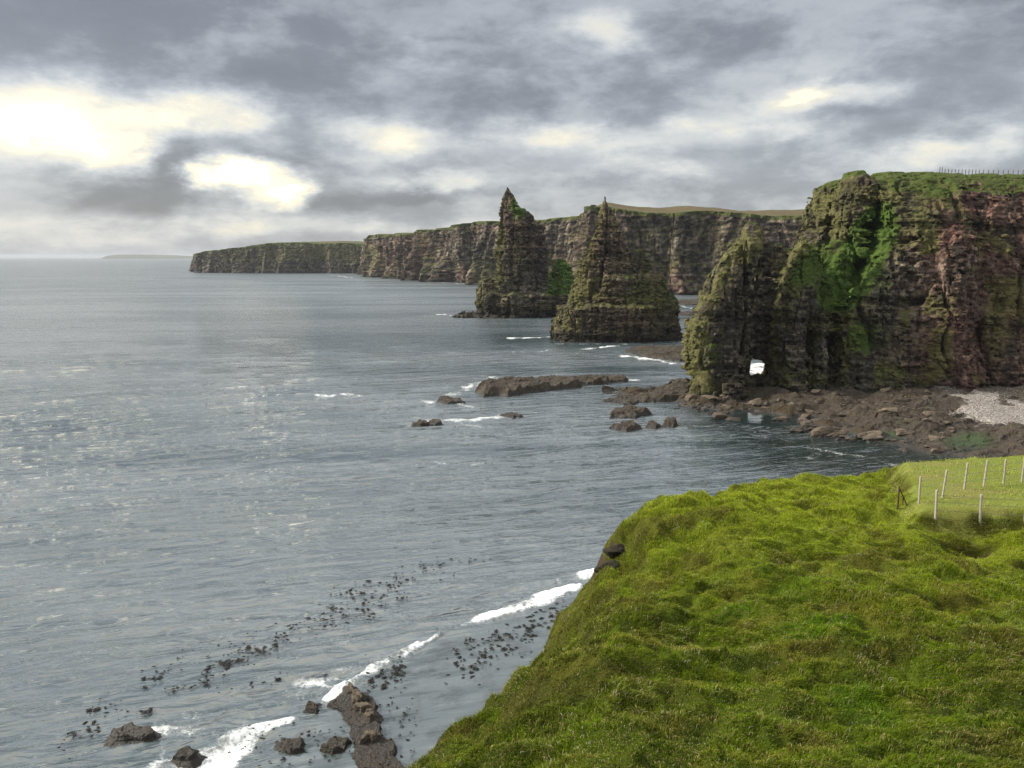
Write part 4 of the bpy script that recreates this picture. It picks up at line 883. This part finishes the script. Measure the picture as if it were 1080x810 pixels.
# ------------------------------------------------------------------ light and sky
SUN_AZ, SUN_EL = -85.0, 30.0
sl = bpy.data.lights.new('sun', 'SUN'); sl.energy = 1.5; sl.angle = R(10); sl.color = (1.0, 0.93, 0.80)
so = bpy.data.objects.new('sun', sl); COL.objects.link(so); so.rotation_euler = (R(90 - SUN_EL), 0, R(-SUN_AZ) + math.pi)
from mathutils import Vector
sd = Vector((math.sin(R(SUN_AZ)) * math.cos(R(SUN_EL)), math.cos(R(SUN_AZ)) * math.cos(R(SUN_EL)), math.sin(R(SUN_EL))))
so.rotation_euler = sd.to_track_quat('Z', 'Y').to_euler()
w = bpy.data.worlds.new('World'); sc.world = w; w.use_nodes = True
t = NT(w.node_tree)
D = t.new('ShaderNodeTexCoord').outputs['Generated']
s3 = t.new('ShaderNodeSeparateXYZ', {0: D}); X, Y, Z = s3.outputs
nv = t.map(D, (1, 1, 2.2))
w1 = t.new('ShaderNodeTexNoise', {'Vector': nv, 'Scale': 7.0, 'Detail': 9.0, 'Roughness': 0.64})
w2 = t.new('ShaderNodeSeparateColor', {0: w1.outputs['Color']})
az = t.m('ADD', t.m('ARCTAN2', X, Y), t.m('MULTIPLY', t.m('SUBTRACT', w2.outputs[0], 0.5), 0.17))
el = t.m('ADD', t.m('ARCSINE', Z), t.m('MULTIPLY', t.m('SUBTRACT', w2.outputs[1], 0.5), 0.06))
el0 = t.m('ARCSINE', Z)
def azel(px, py):
    u, d, e = ray(px, py); return math.atan2(u, d), math.atan2(e, math.hypot(u, d))
def blob(px, py, rx, ry, wgt, tilt=0.0):
    a, e = azel(px, py); sa, se = rx / 810, ry / 810
    da = t.m('SUBTRACT', az, a); de = t.m('SUBTRACT', el, e)
    if tilt: de = t.m('SUBTRACT', de, t.m('MULTIPLY', da, tilt))
    q = t.m('ADD', t.m('POWER', t.m('ABSOLUTE', t.m('DIVIDE', da, sa)), 2.0), t.m('POWER', t.m('ABSOLUTE', t.m('DIVIDE', de, se)), 2.0))
    return t.m('MULTIPLY', t.m('POWER', 2.718, t.m('MULTIPLY', t.m('POWER', q, 1.5), -1.0)), wgt)
zc = t.m('ADD', t.m('MAXIMUM', Z, 0.0), 0.26)
cv = t.new('ShaderNodeCombineXYZ', {0: t.m('DIVIDE', X, zc), 1: t.m('DIVIDE', Y, zc), 2: 0.0}).outputs[0]
n1 = t.noise(t.map(cv, (0.55, 1.0, 1), (0, 0, 0.15), (3.1, 1.7, 0)), 1.15, 8, 0.6, 0.15)
n2 = t.noise(t.map(cv, (0.5, 1.0, 1), (0, 0, -0.1), (8.1, 4.7, 0)), 4.2, 7, 0.62, 0.4)
n3 = t.noise(nv, 5.2, 12, 0.62, 0.1)
base = t.n.new('ShaderNodeFloatCurve'); cu = base.mapping.curves[0]
pts = [(0.0, 0.50), (0.045, 0.49), (0.10, 0.43), (0.18, 0.41), (0.26, 0.33), (0.34, 0.30), (0.45, 0.36), (1.0, 0.62)]
cu.points[0].location = pts[0]; cu.points[1].location = pts[-1]
for p in pts[1:-1]: cu.points.new(*p)
base.mapping.update(); t.l.new(t.m('MAXIMUM', el0, 0.0), base.inputs['Value'])
B = t.m('ADD', base.outputs[0], t.m('MULTIPLY', t.m('SUBTRACT', n1, 0.5), 0.34))
B = t.m('ADD', B, t.m('MULTIPLY', t.m('SUBTRACT', n2, 0.5), 0.16))
B = t.m('ADD', B, t.m('MULTIPLY', t.m('SUBTRACT', n3, 0.5), 0.50))
B = t.m('ADD', B, t.m('MULTIPLY', t.m('SUBTRACT', t.rng(n3, 0.41, 0.59), 0.5), 0.13))
for a in [(60, 130, 95, 36, .47), (30, 120, 110, 30, .24), (215, 112, 60, 22, .42), (130, 165, 40, 16, .22), (225, 180, 30, 14, .42), (265, 190, 55, 20, .45, -.25), (315, 207, 25, 11, .40), (420, 148, 65, 16, .30, -.1), (480, 190, 60, 11, .34), (330, 235, 90, 9, .16), (300, 240, 300, 12, .10), (880, 98, 75, 15, .30), (835, 97, 22, 6, .18), (645, 34, 45, 16, .26), (470, 55, 60, 8, .16), (1020, 158, 70, 16, .28), (760, 140, 100, 18, .22), (620, 150, 110, 18, .20), (690, 178, 90, 12, .14), (90, 262, 140, 14, .05), (560, 170, 70, 30, .08), (720, 190, 120, 18, .06),
          (185, 160, 32, 16, -.32), (178, 182, 30, 14, -.15), (90, 205, 110, 22, -.12), (180, 205, 60, 20, -.10), (130, 100, 40, 12, -.12), (300, 90, 120, 22, -.10), (290, 165, 40, 10, -.12), (420, 205, 60, 9, -.16), (350, 215, 60, 8, -.14), (600, 100, 160, 22, -.06), (880, 118, 60, 7, -.10), (500, 120, 160, 14, -.08), (640, 200, 120, 10, -.04)]:
    B = t.m('ADD', B, blob(*a))
cr = t.ramp(t.m('MULTIPLY', B, 0.8), [(0.0, (0.052, 0.053, 0.059)), (0.20, (0.086, 0.089, 0.098)), (0.32, (0.138, 0.144, 0.156)), (0.42, (0.195, 0.202, 0.210)), (0.52, (0.270, 0.273, 0.265)), (0.62, (0.345, 0.325, 0.270)), (0.76, (0.47, 0.43, 0.32)), (1.0, (1.0, 0.94, 0.76))])
up = t.rng(el0, R(17.5), R(42), 1.0, 2.5)
KSKY = 5.4
cl = t.new('ShaderNodeVectorMath', {0: cr, 3: t.m('MULTIPLY', up, KSKY)}, operation='SCALE').outputs[0]
ns = t.new('ShaderNodeTexSky', sky_type='NISHITA', sun_disc=False, sun_elevation=R(SUN_EL), sun_rotation=R(SUN_AZ), air_density=1.0, dust_density=2.0)
mxw = t.mix(0.95, ns.outputs[0], cl)
bg = t.new('ShaderNodeBackground', {0: mxw, 1: 0.1}); ow = t.new('ShaderNodeOutputWorld'); t.l.new(bg.outputs[0], ow.inputs[0])
w.cycles.sampling_method = 'MANUAL'; w.cycles.sample_map_resolution = 512

# ------------------------------------------------------------------ haze
HAZE = 0.00004
if HAZE:
    bm = bmesh.new(); bmesh.ops.create_cube(bm, size=1.0)
    m_ = bpy.data.materials.new('haze_air'); m_.use_nodes = True; t = NT(m_.node_tree)
    v = t.new('ShaderNodeVolumePrincipled', {'Color': (0.60, 0.65, 0.72, 1), 'Density': HAZE, 'Anisotropy': 0.2}); oo = t.new('ShaderNodeOutputMaterial'); t.l.new(v.outputs[0], oo.inputs['Volume'])
    hz = bm_obj('haze', bm, m_); hz.scale = (120000, 90000, 132); hz.location = (0, 20, 132 / 2 - 5); tag(hz, 'stuff', 'thin sea haze paling the far cliffs', 'haze')

sc.view_settings.view_transform = 'Standard'; sc.view_settings.look = 'None'; sc.view_settings.exposure = 2.25; sc.view_settings.gamma = 1.0
sc.view_settings.use_curve_mapping = False
sc.render.engine = 'CYCLES'
cy = sc.cycles; cy.sample_clamp_direct = 0.8; cy.sample_clamp_indirect = 0.8; cy.max_bounces = 5; cy.diffuse_bounces = 3; cy.glossy_bounces = 3; cy.transmission_bounces = 2; cy.volume_bounces = 0; cy.use_denoising = True; cy.denoiser = 'OPENIMAGEDENOISE'; cy.denoising_prefilter = 'NONE'; cy.denoising_input_passes = 'RGB_ALBEDO_NORMAL'
